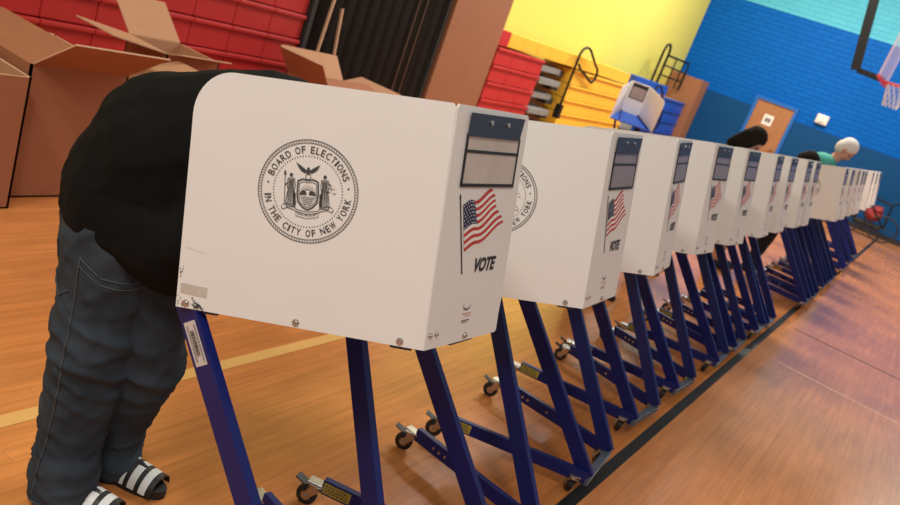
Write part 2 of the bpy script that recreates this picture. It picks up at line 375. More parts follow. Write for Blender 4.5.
# wooden end enclosure
t_ = thing('end_panel', 'brown wooden end panel closing the blue bleachers at the wall', 'wood panel', (-6.3, 20.62, 0))
b = MB(); b.bb(-0.39, 0.44, -0.32, -0.27, 0, 1.98); b.bb(-0.39, 0.40, 0.32, 0.36, 0, 1.98); b.build('side_board', M['wood'], t_)
b = MB(); b.bb(0.40, 0.46, -0.27, 0.36, 0, 1.99, bev=0.004); b.build('front_board', M['door'], t_)
# brown wall panel + partition
t_ = thing('wood_panel', 'tall brown wood panel beside the dark pleated partition', 'wood panel', (FX, 9.63, 0))
b = MB(); b.bb(-0.69, 0.0, -0.69, 0.69, 0, 4.2, bev=0.006); b.build('panel_board', M['wood'], t_)
b = MB(); b.tube([(0.004, 0.1, 2.07), (0.005, 0.16, 2.10), (0.005, 0.28, 2.10), (0.004, 0.36, 2.07)], 0.01, 6); b.build('tape_mark', M['white'], t_)
t_ = thing('folding_partition', 'dark brown pleated folding partition between the bleachers and wood panel', 'partition', (FX, 7.65, 0))
b = MB(); N_ = 25; y0_, y1_ = -1.30, 1.28; top = []; 
pts = []
for i in range(N_+1):
    pts.append(((-0.30 if i % 2 else -0.12), y0_+(y1_-y0_)*i/N_))
vs = [(x, y, 0.02) for x, y in pts]+[(x, y, 4.2) for x, y in pts]+[(x-0.03, y, 0.02) for x, y in pts]+[(x-0.03, y, 4.2) for x, y in pts]; n_ = N_+1
b.add(vs, [(i, i+1, i+1+n_, i+n_) for i in range(N_)]+[(i+2*n_, i+3*n_, i+1+3*n_, i+1+2*n_) for i in range(N_)]+[(i+n_, i+1+n_, i+1+3*n_, i+3*n_) for i in range(N_)])
b.build('pleated_curtain', M['curtain'], t_)
b = MB(); b.bb(-0.35, 0.05, -1.32, -1.26, 0, 4.2); b.bb(-0.3, -0.05, 1.22, 1.275, 0, 4.2); b.build('edge_post', M['bdark'], t_)
b = MB(); b.bb(-0.10, -0.085, 0.78, 0.80, 0.02, 4.2); b.bb(-0.10, -0.085, 0.62, 0.64, 0.02, 4.2); b.build('leading_edge', M['edgebrown'], t_)
for (ya, yb, za, zb, lab) in ((6.56, 6.42, 1.35, 0.0, 'leaning thin pale wooden strip next to the red bleachers'), (6.72, 6.84, 1.22, 0.0, 'thin upright pale wooden strip before the dark partition')):
    b = MB(); b.bar((FX+0.1, ya, za), (FX+0.16, yb, zb+0.01), 0.022, 0.03, (1, 0, 0)); q = b.build('wooden_strip', M['cardedge']); tag(q, lab, 'wooden strip')

# ------------------------------------------------------------------ basketball hoop
t_ = thing('basketball_hoop', 'basketball hoop with black support arm near the blue wall', 'basketball hoop', (-2.03, 17.0, 3.05))
b = MB(); b.bar((-0.22, 0.0, 0.02), (-0.56, 0, 1.72), 0.16, 0.16); b.build('support_arm', M['blackmetal'], t_)
b = MB(); b.bar((-0.44, 0, 1.55), (1.2, 0, 1.75), 0.12, 0.14); b.bar((-0.18, 0, 0.03), (0.32, 0, 0.0), 0.10, 0.10); b.build('linkage', M['blackmetal'], t_)
b = MB(); b.bb(0.28, 0.32, -0.9, 0.9, 0.0, 1.07, bev=0.01); b.build('backboard', M['acrylic'], t_)
b = MB(); b.bb(0.27, 0.33, -0.92, 0.92, -0.05, 0.0); b.build('backboard_padding', M['rim'], t_)
b = MB(); b.tube([(0.62+0.225*cos(a*pi/12), 0.225*sin(a*pi/12), -0.02) for a in range(24)], 0.014, 8, closed=True); b.bb(0.32, 0.42, -0.08, 0.08, -0.06, 0.0); b.build('rim', M['rim'], t_)
b = MB()
for a in range(12):
    t0, t1 = a*pi/6, (a+1)*pi/6
    for sg in (1, -1):
        pp = []
        for k in range(5):
            rr = 0.22-0.022*k; th = t0+sg*k*pi/12; pp.append((0.62+rr*cos(th), rr*sin(th), -0.03-0.1*k))
        b.tube(pp, 0.005, 5)
b.build('net', M['net'], t_)

# ------------------------------------------------------------------ voting booths
PH, Z0 = radians(13.8), 0.9605
cp, sp = cos(PH), sin(PH)
def TL(u, v, w): return Vector((cp*u-sp*w, v, Z0+sp*u+cp*w))
SD = Vector((-0.54, -0.262, 0)).normalized()
def seal_art(fn, mats, parent):
    R = 0.1175; b = MB()
    def P(x, y, off): return fn(x*R, y*R, off+0.0012)
    def ring(r0_, r1_, n=72, a0=0, a1=360):
        vs = []; 
        for i in range(n+1):
            a = radians(a0+(a1-a0)*i/n); vs += [P(r0_*cos(a), r0_*sin(a), 0), P(r1_*cos(a), r1_*sin(a), 0)]
        b.add(vs, [(2*i, 2*i+1, 2*i+3, 2*i+2) for i in range(n)])
    ring(0.985, 1.0); ring(0.925, 0.938)
    for i in range(110):
        a = i*2*pi/110; d = 0.008; vs = [P(0.945*cos(a-d), 0.945*sin(a-d), 0), P(0.978*cos(a+d), 0.978*sin(a+d), 0), P(0.978*cos(a+2.6*d), 0.978*sin(a+2.6*d), 0), P(0.945*cos(a+d*.6), 0.945*sin(a+d*.6), 0)]
        b.add(vs, [(0, 1, 2, 3)])
    for i in range(76):
        a = i*2*pi/76; x, y = 0.685*cos(a), 0.685*sin(a); b.add([P(x+0.013*cos(q*pi/3), y+0.013*sin(q*pi/3), 0) for q in range(6)], [tuple(range(6))])
    W = dict(I=0.4, W=1.25, M=1.2, O=1.1, C=1.05, N=1.1, D=1.05, L=0.85, E=0.9, F=0.85, T=0.95, S=0.9, B=1.0, R=1.0, A=1.05, H=1.1, Y=1.0, K=1.05); W[' '] = 0.55
    def arctext(t, a0, a1, inward):
        ws = [W.get(c, 1)+0.28 for c in t]; tot = sum(ws); acc = 0
        for c, w_ in zip(t, ws):
            a = radians(a0+(a1-a0)*((acc+w_/2)/tot)); acc += w_
            if c == ' ': continue
            x, y = 0.805*cos(a), 0.805*sin(a); rot = a-pi/2 if not inward else a+pi/2
            wd = abs(radians(a1-a0))*0.805*(w_-0.30)/tot
            V, F = text2d(c, 0.012, 0.0)
            x0 = min(v[0] for v in V); x1 = max(v[0] for v in V); y0 = min(v[1] for v in V); y1 = max(v[1] for v in V); out = []
            for p, q in V:
                p = ((p-x0)/(x1-x0)-0.5)*wd; q = ((q-y0)/(y1-y0)-0.5)*0.135
                out.append(P(x+p*cos(rot)-q*sin(rot), y+p*sin(rot)+q*cos(rot), 0))
            b.add(out, F, 0)
    arctext('BOARD OF ELECTIONS', 160, 18, False)
    arctext('IN THE CITY OF NEW YORK', 185, 355, True)
    for a in (170, 8):
        x, y = 0.81*cos(radians(a)), 0.81*sin(radians(a)); b.add([P(x+0.02*cos(q*pi/4), y+0.02*sin(q*pi/4), 0) for q in range(8)], [tuple(range(8))])
    def poly(pts, mi=0, off=0): b.add([P(x, y, off) for x, y in pts], [tuple(range(len(pts)))], mi)
    def line(pts, wd=0.014, closed=False):
        pts = list(pts)+([pts[0]] if closed else [])
        for (x0, y0), (x1, y1) in zip(pts, pts[1:]):
            L = hypot(x1-x0, y1-y0) or 1; nx, ny = -(y1-y0)/L*wd/2, (x1-x0)/L*wd/2
            poly([(x0+nx, y0+ny), (x0-nx, y0-ny), (x1-nx, y1-ny), (x1+nx, y1+ny)])
    # shield with sun, hills and water
    sh = [(-0.20, 0.20), (-0.10, 0.24), (0, 0.22), (0.10, 0.24), (0.20, 0.20), (0.21, -0.05), (0.19, -0.20), (0.10, -0.30), (0, -0.35), (-0.10, -0.30), (-0.19, -0.20), (-0.21, -0.05)]
    line(sh, 0.03, True); line([(x*0.84, y*0.84-0.01) for x, y in sh], 0.012, True)
    line(arc(0, -0.02, 0.07, 0.07, 0, 180, 8), 0.014)
    for q in range(9): 
        a = radians(10+20*q); line([(0.09*cos(a), -0.02+0.09*sin(a)), (0.16*cos(a), -0.02+0.16*sin(a))], 0.008)
    poly([(-0.16, -0.03), (-0.09, 0.04), (-0.03, -0.01), (-0.02, -0.06), (-0.16, -0.07)]); poly([(0.16, -0.03), (0.08, 0.03), (0.03, -0.01), (0.02, -0.06), (0.16, -0.07)])
    for q in range(5): line([(-0.15+0.02*q, -0.11-0.035*q), (-0.04, -0.10-0.035*q), (0.05, -0.115-0.035*q), (0.15-0.02*q, -0.105-0.035*q)], 0.012)
    # eagle on globe
    line(arc(0, 0.29, 0.055, 0.055, 0, 360, 10), 0.012)
    poly([(-0.03, 0.33), (0.03, 0.33), (0.035, 0.42), (0.015, 0.47), (-0.02, 0.47), (-0.035, 0.42)])
    poly([(-0.02, 0.40), (-0.10, 0.46), (-0.25, 0.56), (-0.19, 0.45), (-0.13, 0.38), (-0.05, 0.35)])
    poly([(0.02, 0.40), (0.10, 0.46), (0.23, 0.53), (0.18, 0.43), (0.12, 0.38), (0.05, 0.35)])
    for sx in (-1, 1): line([(sx*0.06, 0.37), (sx*0.16, 0.44)], 0.008)
    # supporters
    for sx in (-1, 1):
        cx_ = sx*0.335
        poly([(cx_-0.028, 0.27), (cx_+0.028, 0.27), (cx_+0.032, 0.32), (cx_, 0.35), (cx_-0.032, 0.32)])
        body = [(-0.065, 0.24), (0.065, 0.24), (0.085, 0.10), (0.065, 0.02), (0.10, -0.22), (0.09, -0.31), (-0.085, -0.31), (-0.10, -0.20), (-0.06, 0.02), (-0.08, 0.10)]
        line([(cx_+x, y) for x, y in body], 0.014, True)
        for q in range(-3, 4): line([(cx_+q*0.016, 0.22), (cx_+q*0.018, 0.03), (cx_+q*0.026, -0.29)], 0.0085 if q % 2 else 0.016)
        poly([(cx_-sx*0.10, -0.05), (cx_-sx*0.05, 0.0), (cx_-sx*0.04, -0.28), (cx_-sx*0.09, -0.28)])
    line([(-0.46, -0.28), (-0.46, 0.30)], 0.014); poly([(-0.485, 0.30), (-0.435, 0.30), (-0.445, 0.38), (-0.475, 0.38)]); line([(-0.40, 0.16), (-0.46, 0.10)], 0.02)
    line([(0.40, 0.20), (0.46, 0.14)], 0.02); line([(0.46, 0.14), (0.46, 0.02)], 0.008); line([(0.40, 0.10), (0.53, 0.08)], 0.010); line([(0.39, 0.02), (0.44, 0.02)], 0.016); line([(0.50, 0.0), (0.55, 0.0)], 0.016); line([(0.30, 0.1), (0.25, -0.2)], 0.012)
    # ribbon
    line([(-0.52, -0.30), (-0.50, -0.37), (-0.40, -0.33), (-0.28, -0.36), (-0.20, -0.40), (0, -0.44), (0.20, -0.40), (0.28, -0.36), (0.40, -0.33), (0.50, -0.37), (0.52, -0.30)], 0.014)
    line([(-0.50, -0.28), (-0.40, -0.25), (-0.28, -0.30), (-0.20, -0.36), (0, -0.39), (0.20, -0.36), (0.28, -0.30), (0.40, -0.25), (0.50, -0.28)], 0.012)
    line([(-0.22, -0.48), (0, -0.52), (0.22, -0.48), (0.22, -0.39)], 0.010); line([(-0.22, -0.48), (-0.22, -0.39)], 0.010)
    V, F = text2d('EXCELSIOR', 0.0, 0.0); x0 = min(v[0] for v in V); x1 = max(v[0] for v in V); y0 = min(v[1] for v in V); y1 = max(v[1] for v in V)
    b.add([P(((p-x0)/(x1-x0)-0.5)*0.36, -0.475+((q-y0)/(y1-y0))*0.05+0.10*(((p-x0)/(x1-x0)-0.5)**2), 0) for p, q in V], F)
    return b.build('printed_seal', mats, parent)

def caster(parent, x, y, ang, rear=False):
    # plate top at z=0.078, wheel touching the floor
    ca, sa = cos(ang), sin(ang)
    def Q(a, c, z): return (x+ca*a-sa*c, y+sa*a+ca*c, z)
    b = MB(); R3 = Matrix(((ca, -sa, 0), (sa, ca, 0), (0, 0, 1)))
    b.box(Q(0, 0, 0.0935), (0.055, 0.05, 0.005), 0, R3, 0.001)
    b.cyl(Q(0, 0, 0.074), Q(0, 0, 0.092), 0.022, 16)
    for s_ in (1, -1):
        vs = [Q(-0.016, s_*0.018, 0.078), Q(0.024, s_*0.018, 0.078), Q(-0.012, s_*0.018, 0.030), Q(-0.032, s_*0.018, 0.030),
              Q(-0.016, s_*0.015, 0.078), Q(0.024, s_*0.015, 0.078), Q(-0.012, s_*0.015, 0.030), Q(-0.032, s_*0.015, 0.030)]
        b.add(vs, [(0, 1, 2, 3), (7, 6, 5, 4), (0, 4, 5, 1), (1, 5, 6, 2), (2, 6, 7, 3), (3, 7, 4, 0)])
    b.box(Q(0.004, 0, 0.080), (0.046, 0.040, 0.004), 0, R3)
    b.cyl(Q(-0.022, -0.024, 0.037), Q(-0.022, 0.024, 0.037), 0.006, 10)
    c = b.build('caster', M['steel'], parent)
    b = MB(); rr = [0.030, 0.036, 0.0372, 0.036, 0.030]; ys = [-0.012, -0.009, 0, 0.009, 0.012]
    b.tube([Q(-0.022, q, 0.0372) for q in ys], rr, 24); b.build('wheel', M['rubber'], c)
    b = MB(); b.cyl(Q(-0.022, -0.0135, 0.0372), Q(-0.022, 0.0135, 0.0372), 0.017, 16); b.build('wheel_hub', M['steel'], c)
    if rear:
        b = MB(); b.box(Q(-0.052, 0, 0.084), (0.045, 0.035, 0.004), 0, R3 @ Matrix.Rotation(0.35, 3, 'Y'), 0.001); b.build('brake_pedal', M['blackmetal'], c)
    return c

def make_booth(label, flare=1.0, sleeve='sleeve2', first=False):
    t = thing('voting_booth', label, 'voting booth', (0, 0, 0), 0, 'row of white voting booths')
    sd = Vector((-0.54, -0.262*flare, 0)).normalized()
    WF = 0.325; back = 0.325+0.13*flare if flare > .9 else 0.36
    sf = Vector((-0.54, back-WF, 0)).normalized()
    nN = Vector((sd.y, -sd.x, 0)); nN = nN if nN.y < 0 else -nN      # outward normal of near side panel in tilted frame
    nF = Vector((sf.y, -sf.x, 0)); nF = nF if nF.y > 0 else -nF
    def side(s, w_, off=0):
        q = sd*s + nN*off; return TL(q.x, q.y, w_)
    def far(s, w_, off=0):
        q = Vector((0, WF, 0))+sf*s+nF*off; return TL(q.x, q.y, w_)
    def front(v, w_, off=0): return TL(off, v, w_)
    outline = [(0.002, 0.0), (0.603, 0.0), (0.600, 0.40)]+arc(0.508, 0.455, 0.092, 0.103, 0, 90, 10)+[(0.012, 0.560), (0.004, 0.552)]
    b = MB(); b.plate(outline, side, 0.005); b.build('side_panel', M['panel'], t)
    b = MB(); b.plate([(0.0, 0.0), (0.603, 0.0), (0.600, 0.40)]+arc(0.508, 0.455, 0.092, 0.103, 0, 90, 10)+[(0.012, 0.560), (0.004, 0.552)], far, 0.005); b.build('side_panel', M['panel'], t)
    b = MB(); b.plate([(0.0, 0.0), (WF-0.004, -0.004), (WF+0.003, 0.09), (WF, 0.553), (WF-0.008, 0.560), (0.006, 0.560), (0.0, 0.552)], front, 0.005); b.build('front_panel', M['panel'], t)
    # writing tray: blue shelf inside, tilted towards the voter
    b = MB(); A = [(-0.006, 0.008), (-0.006, WF-0.008)]
    e1 = Vector((0, WF, 0))+sf*0.575-nF*0.008; e0 = sd*0.575-nN*0.008
    poly = [(-0.007, 0.009), (-0.007, WF-0.009), (e1.x, e1.y), (e0.x, e0.y)]
    n = 4; top = [TL(x, y, 0.022) for x, y in poly]; bot = [TL(x, y, 0.001) for x, y in poly]
    b.add(top+bot, [(0, 3, 2, 1), (4, 5, 6, 7)]+[(i, (i+1) % n, (i+1) % n+n, i+n) for i in range(n)]); b.build('writing_tray', M['tray'], t)
    # under-tray lip (dark) showing as slivers under the bottom edge
    b = MB()
    for s0, s1 in ((0.50, 0.535), (0.03, 0.08)): b.plate([(s0, -0.006), (s1, -0.006), (s1, 0.001), (s0, 0.001)], lambda a, c, o_: side(a, c, o_-0.001), 0.012)
    b.plate([(0.11, -0.006), (0.21, -0.006), (0.21, 0.001), (0.11, 0.001)], lambda a, c, o_: front(a, c, o_-0.001), 0.012)
    b.build('tray_bracket', M['blackvinyl'], t)
    # seal on near side panel; local x to the viewer's right = towards the fold
    th = atan2(0.3379-0.3235, 0.4074-0.2215)
    def fseal(x, y, off): 
        return side(0.3125-(x*cos(th)-y*sin(th)), 0.319+(x*sin(th)+y*cos(th)), off)
    seal_art(fseal, M['greyink'], t)
    # pouch
    p = MB(); v0, v1 = 0.049, 0.292
    def fr(x0, x1, y0, y1, off, thk=0.0015, mi=0, sk=0.0): p.plate([(x0, y0), (x1, y0+sk), (x1, y1+sk), (x0, y1)], lambda a, c, o_: front(a, c, o_+off), thk, mi)
    fr(v0, v1, 0.379, 0.387, 0.004, 0.003); fr(v0, v0+0.006, 0.379, 0.50, 0.004, 0.003); fr(v1-0.006, v1, 0.379, 0.50, 0.004, 0.003); fr(v0, v1, 0.457, 0.464, 0.0045, 0.003)
    pouch = p.build('document_pouch', M['blackvinyl'], t)
    p = MB(); fr(v0+0.005, v1-0.005, 0.385, 0.495, 0.0025, 0.0015); p.build('clear_sleeve', M[sleeve], pouch)
    p = MB(); p.plate([(v0, 0.494), (v1-0.012, 0.495), (v1+0.002, 0.549), (v0+0.002, 0.546)], lambda a, c, o_: front(a, c, o_+0.0075), 0.003); p.build('pouch_flap', M['navy'], pouch)
    for vv in (0.135, 0.212):
        p = MB(); c0 = front(vv, 0.529, 0.007); c1 = front(vv, 0.529, 0.0115); p.cyl(c0, c1, 0.0062, 16); p.cyl(c1, front(vv, 0.529, 0.0125), 0.003, 12); p.build('snap_button', M['steel'], pouch)
    # flag
    hT, hB, fT, fB = (0.0756, 0.3368), (0.1085, 0.2243), (0.1898, 0.3693), (0.2691, 0.2847)
    nu, nv = 26, 13; b = MB(); grid = {}
    for i in range(nu+1):
        for j in range(nv+1):
            s, q = i/nu, j/nv
            x = (hT[0]*(1-s)+fT[0]*s)*(1-q)+(hB[0]*(1-s)+fB[0]*s)*q; y = (hT[1]*(1-s)+fT[1]*s)*(1-q)+(hB[1]*(1-s)+fB[1]*s)*q
            wv = 0.0075*sin(s*2*pi*1.25+0.4+q*0.5)*min(1, s*3); x += wv*0.35+0.006*sin(q*9)*s**2; y += wv
            grid[i, j] = front(x, y, 0.0012)
    for i in range(nu):
        for j in range(nv):
            canton = j < 7 and i < nu*0.40
            mi = 1 if canton else (0 if j % 2 == 0 else 2)
            b.add([grid[i, j], grid[i+1, j], grid[i+1, j+1], grid[i, j+1]], [(3, 2, 1, 0)], mi)
    for r_ in range(7):
        for c_ in range(6):
            s = (c_+0.5+(0.25 if r_ % 2 else -0.15))*0.40/6; q = (r_+0.5)*(7/13)/7
            x = (hT[0]*(1-s)+fT[0]*s)*(1-q)+(hB[0]*(1-s)+fB[0]*s)*q; y = (hT[1]*(1-s)+fT[1]*s)*(1-q)+(hB[1]*(1-s)+fB[1]*s)*q
            wv = 0.0075*sin(s*2*pi*1.25+0.4+q*0.5)*min(1, s*3); x += wv*0.35; y += wv
            pts = []
            for k in range(10):
                a = pi/2+k*pi/5; rr = 0.0024 if k % 2 == 0 else 0.0011; pts.append(front(x+rr*cos(a), y+rr*sin(a), 0.0018))
            b.add(pts, [tuple(range(10))], 2)
    pT, pB = Vector((0.0600, 0.353)), Vector((0.1136, 0.1706)); d = (pT-pB).normalized(); nn = Vector((d.y, -d.x))*0.0024
    b.add([front(*(pB-nn), 0.0012), front(*(pB+nn), 0.0012), front(*(pT+nn), 0.0012), front(*(pT-nn), 0.0012)], [(0, 1, 2, 3)], 3)
    b.add([front(*(pT-nn*1.8), 0.0012), front(*(pT+nn*1.8), 0.0012), front(*(pT+d*0.012), 0.0012)], [(0, 1, 2)], 3)
    b.build('printed_flag', [M['redink'], M['blueink'], M['whiteink'], M['ink']], t)
    b = MB(); place_text(b, 'VOTE', front, 0.2155, 0.1875, 0.100, 0.036, rot=0.0, bold=0.045, shear=0.25); b.build('vote_lettering', M['ink'], t)
    # maker mark: swoosh and fine print
    b = MB(); c0 = (0.160, 0.088)
    for k in range(14):
        a0, a1 = radians(150+16*k), radians(150+16*(k+1)); w0 = 0.0035*sin(pi*k/14)+0.0005; w1 = 0.0035*sin(pi*(k+1)/14)+0.0005
        b.add([front(c0[0]+(0.017-w0)*cos(a0), c0[1]+(0.012-w0)*sin(a0), 0.0012), front(c0[0]+0.017*cos(a0), c0[1]+0.012*sin(a0), 0.0012), front(c0[0]+0.017*cos(a1), c0[1]+0.012*sin(a1), 0.0012), front(c0[0]+(0.017-w1)*cos(a1), c0[1]+(0.012-w1)*sin(a1), 0.0012)], [(0, 1, 2, 3)], 0)
    def dashes(xa, xb, y, h, mi, seed):
        rnd = random.Random(seed); x = xa
        while x < xb:
            l = rnd.uniform(0.003, 0.007); b.add([front(x, y, 0.0012), front(min(x+l, xb), y, 0.0012), front(min(x+l, xb), y+h, 0.0012), front(x, y+h, 0.0012)], [(0, 1, 2, 3)], mi); x += l+0.0015
    dashes(0.142, 0.182, 0.066, 0.0035, 1, 1); dashes(0.158, 0.182, 0.060, 0.0022, 1, 2); dashes(0.142, 0.178, 0.049, 0.003, 0, 3); dashes(0.145, 0.17, 0.0445, 0.002, 0, 4)
    b.build('maker_mark', [M['greyink'], mat('pink_print', (0.62, 0.30, 0.26), 0.6) if 'pink_print' not in bpy.data.materials else bpy.data.materials['pink_print']], t)
    # bolts
    def bolt(fn, a, c, r=0.0085):
        b = MB(); b.cyl(fn(a, c, 0.0), fn(a, c, 0.002), r, 16); b.cyl(fn(a, c, 0.002), fn(a, c, 0.006), r*0.72, 6, r2=r*0.66); b.cyl(fn(a, c, 0.006), fn(a, c, 0.008), r*0.35, 8); b.build('bolt', M['steel'], t)
    for s in (0.578, 0.307, 0.058): bolt(side, s, 0.0125)
    bolt(front, 0.168, 0.011); bolt(front, 0.015, 0.034, 0.006); bolt(front, 0.040, 0.034, 0.006)
    for s in (0.307, 0.058): bolt(far, s, 0.0125)
    # legs
    yl0, yl1 = (-0.23, 0.36) if flare > .9 else (-0.13, 0.31)
    for (ya, yb, st) in ((-0.150, yl0, True), (0.160, yl1, False)):
        b = MB(); b.bar((0.115, ya, 0.095), (-0.525, yb, 0.838), 0.028, 0.064, Vector((0.66, 0, 0.75))); lg = b.build('leg', M['legblue'], t)
        if st and first:
            # barcode sticker near the top of the near leg
            A_ = Vector((-0.525, yb, 0.838)); B_ = Vector((0.115, ya, 0.095)); ax = (B_-A_).normalized(); nrm = Vector((0, -1, 0)); nrm = (nrm-ax*nrm.dot(ax)).normalized(); cr = nrm.cross(ax)
            def sk(a, c, off=0): return A_+ax*a+cr*c+nrm*(0.0145+off)
            s_ = MB(); s_.plate([(0.045, -0.021), (0.155, -0.021), (0.155, 0.021), (0.045, 0.021)], sk, 0.0006)
            rnd = random.Random(3); a = 0.068
            while a < 0.132:
                wd = rnd.choice((0.001, 0.0016, 0.0024)); s_.add([sk(a, -0.006, 0.0008), sk(a+wd, -0.006, 0.0008), sk(a+wd, 0.008, 0.0008), sk(a, 0.008, 0.0008)], [(0, 1, 2, 3)], 1); a += wd+rnd.choice((0.001, 0.0018))
            for cc in (-0.010, -0.014, 0.012, 0.0155):
                a = 0.055
                while a < 0.145:
                    wd = rnd.uniform(0.002, 0.006); s_.add([sk(a, cc, 0.0008), sk(a+wd, cc, 0.0008), sk(a+wd, cc+0.0018, 0.0008), sk(a, cc+0.0018, 0.0008)], [(0, 1, 2, 3)], 1); a += wd+0.0015
            s_.build('barcode_sticker', [M['slabel'], M['greyink']], lg)['label'] = 'white barcode sticker'
    # under-tray support bars carried by the legs
    for (xa, yb, vv) in ((0, yl0, 0.02), (0, yl1, WF-0.02)):
        b = MB(); q0 = TL(-0.51, (yb if yb < 0 else min(yb, 0.33))*0.86+0.02, 0.037); q1 = TL(-0.02, vv, 0.037); b.bar(q0, q1, 0.020, 0.026); b.build('tray_support', M['legblue'], t)
    # floor rails
    n0, f0 = (-0.353, 0.235) if flare > .9 else (-0.205, 0.20)
    for (ya, yb, near) in ((n0, -0.165, True), (f0, 0.165, False)):
        P0 = Vector((-0.478, ya, 0.0975)); P1 = Vector((0.118, yb, 0.0975))
        b = MB(); b.bar(P0, P1, 0.026, 0.055); rl = b.build('floor_rail', M['legblue'], t)
        ax = (P1-P0).normalized(); nr = Vector((ax.y, -ax.x, 0)); nr = nr if nr.y < 0 else -nr
        if near:
            def lb(a, c, off=0): return P0+ax*a+Vector((0, 0, c))+nr*(0.0134+off)
            s_ = MB(); s_.plate([(0.006, -0.020), (0.105, -0.020), (0.105, 0.020), (0.006, 0.020)], lb, 0.0006)
            rnd = random.Random(5)
            for cc in (-0.013, -0.003, 0.008):
                a = 0.014
                while a < 0.09:
                    wd = rnd.uniform(0.004, 0.012); s_.add([lb(a, cc, 0.0008), lb(a+wd, cc, 0.0008), lb(a+wd, cc+0.005, 0.0008), lb(a, cc+0.005, 0.0008)], [(0, 1, 2, 3)], 1); a += wd+0.004
            s_.build('caution_label', [M['ylabel'], M['greyink']], rl)['label'] = 'yellow caution label'
        else:
            s_ = MB()
            for a in (0.10, 0.13, 0.16, 0.27): 
                c0 = P0+ax*a+nr*0.013; s_.cyl(c0, c0+nr*0.003, 0.006, 10)
            s_.build('rivet', M['steel'], rl)
        for kk, (px, end) in enumerate(((-0.03, True), (0.575, False))):
            q = P0+ax*px; q2 = q if not end else P0+ax*(-0.022)
            caster(t, q2.x+(0.0 if end else 0.0), q2.y, 0.25 if end else -1.1, end)
        b = MB(); b.bar(P0+ax*-0.052+Vector((0, 0, 0.0)), P0+ax*0.01, 0.040, 0.006, mi=0); b.build('caster_mount', M['steel'], t)
    b = MB(); b.bar((0.118, -0.178, 0.082), (0.118, 0.178, 0.082), 0.034, 0.03); b.build('cross_bar', M['crossgrey'], t)
    if first:
        b = MB(); b.plate([(0.528, 0.033), (0.594, 0.036), (0.594, 0.060), (0.528, 0.057)], lambda a, c, o_: side(a, c, o_+0.001), 0.0008)
        q_ = b.build('tape_residue', M['tape'], t)
        b = MB(); rnd = random.Random(11)
        for k in range(46):
            a = 0.535+rnd.random()*0.028; c = 0.003+rnd.random()*0.022*(a-0.53)/0.03; r = rnd.uniform(0.001, 0.0028)
            b.add([side(a+r*cos(z*pi/3)*rnd.uniform(.6, 1.4), c+r*sin(z*pi/3), 0.0011) for z in range(6)], [tuple(range(6))])
        for k in range(12):
            a = rnd.uniform(0.585, 0.601); c = rnd.uniform(0.003, 0.03); r = rnd.uniform(0.0006, 0.0016)
            b.add([side(a+r*cos(z*pi/3), c+2*r*sin(z*pi/3), 0.0011) for z in range(6)], [tuple(range(6))])
        for k in range(9):
            a = rnd.uniform(0.592, 0.600); c = rnd.uniform(0.075, 0.10); r = rnd.uniform(0.0006, 0.0014)
            b.add([side(a+r*cos(z*pi/3), c+2*r*sin(z*pi/3), 0.0011) for z in range(6)], [tuple(range(6))])
        for k in range(9):
            a = 0.59-k*0.006; c = 0.145-k*0.0008
            b.add([side(a, c, 0.0011), side(a-0.003, c-0.0005, 0.0011), side(a-0.003, c+0.0004, 0.0011), side(a, c+0.0007, 0.0011)], [(0, 1, 2, 3)])
        b.build('scuff_marks', M['smudge'], t)
    return t

BO = [(-0.7548, 1.4510, -0.027), (-0.7134, 2.2916, 0.0395), (-0.757, 3.130, 0.100), (-0.811, 3.930, -0.050), (-0.806, 4.644, -0.045), (-0.789, 5.496, 0.03),
      (-0.79, 6.06, 0.0), (-0.785, 6.83, 0.0), (-0.775, 7.25, 0.0), (-0.70, 8.92, 0.0), (-0.69, 9.46, 0.0), (-0.70, 10.33, 0.02), (-0.70, 10.88, 0.0), (-0.70, 11.32, 0.0),
      (-0.70, 12.60, 0.02), (-0.72, 13.6, 0.0), (-0.75, 14.75, -0.02)]
LAB = ['white voting booth with round seal nearest the camera, at the front of the row',
       'second voting booth of the row, right behind the foremost one',
       'third voting booth from the front, its flag panel turned slightly aside',
       'fourth voting booth from the front of the row', 'fifth voting booth from the front of the row', 'sixth voting booth from the front of the row',
       'seventh voting booth from the front, near the bent person with dark hair', 'eighth voting booth from the front of the row', 'ninth voting booth, last one before the gap in the row',
       'tenth voting booth, first after the gap with a wide bare side panel', 'eleventh voting booth, second after the gap, where the white-haired man stands', 'twelfth voting booth, third after the gap in the row',
       'thirteenth voting booth, fourth after the gap in the row', 'fourteenth voting booth, fifth after the gap in the row', 'fifteenth voting booth, third from the far end of the row',
       'sixteenth voting booth, last but one at the far end of the row', 'seventeenth voting booth, the last at the far end by the blue wall']
booth1 = make_booth(LAB[0], 1.0, 'sleeve', True)
booth1.location = (BO[0][0], BO[0][1], 0); booth1.rotation_euler = (0, 0, BO[0][2])
wide = make_booth(LAB[1], 1.0); narrow = make_booth(LAB[6], 0.35)
for i in range(1, len(BO)):
    src = wide if i < 6 else narrow
    o = src if i in (1, 6) else copy_tree(src)
    o.location = (BO[i][0], BO[i][1], 0); o.rotation_euler = (0, 0, BO[i][2]); o['label'] = LAB[i]
bg = copy_tree(wide); bg.location = (-4.50, 13.0, 0); bg.rotation_euler = (0, 0, radians(113)); bg['label'] = 'single voting booth standing apart, open side out, before the yellow bleachers'; bg['group'] = 'voting booth away from the row'
del bg['group']
def fin(v, w_, off=0): return TL(-0.0065-off, v, w_)
b = MB(); b.plate([(0.03, 0.27), (0.29, 0.27), (0.29, 0.54), (0.03, 0.54)], fin, 0.002); ip = b.build('document_pouch', M['blackvinyl'], bg)
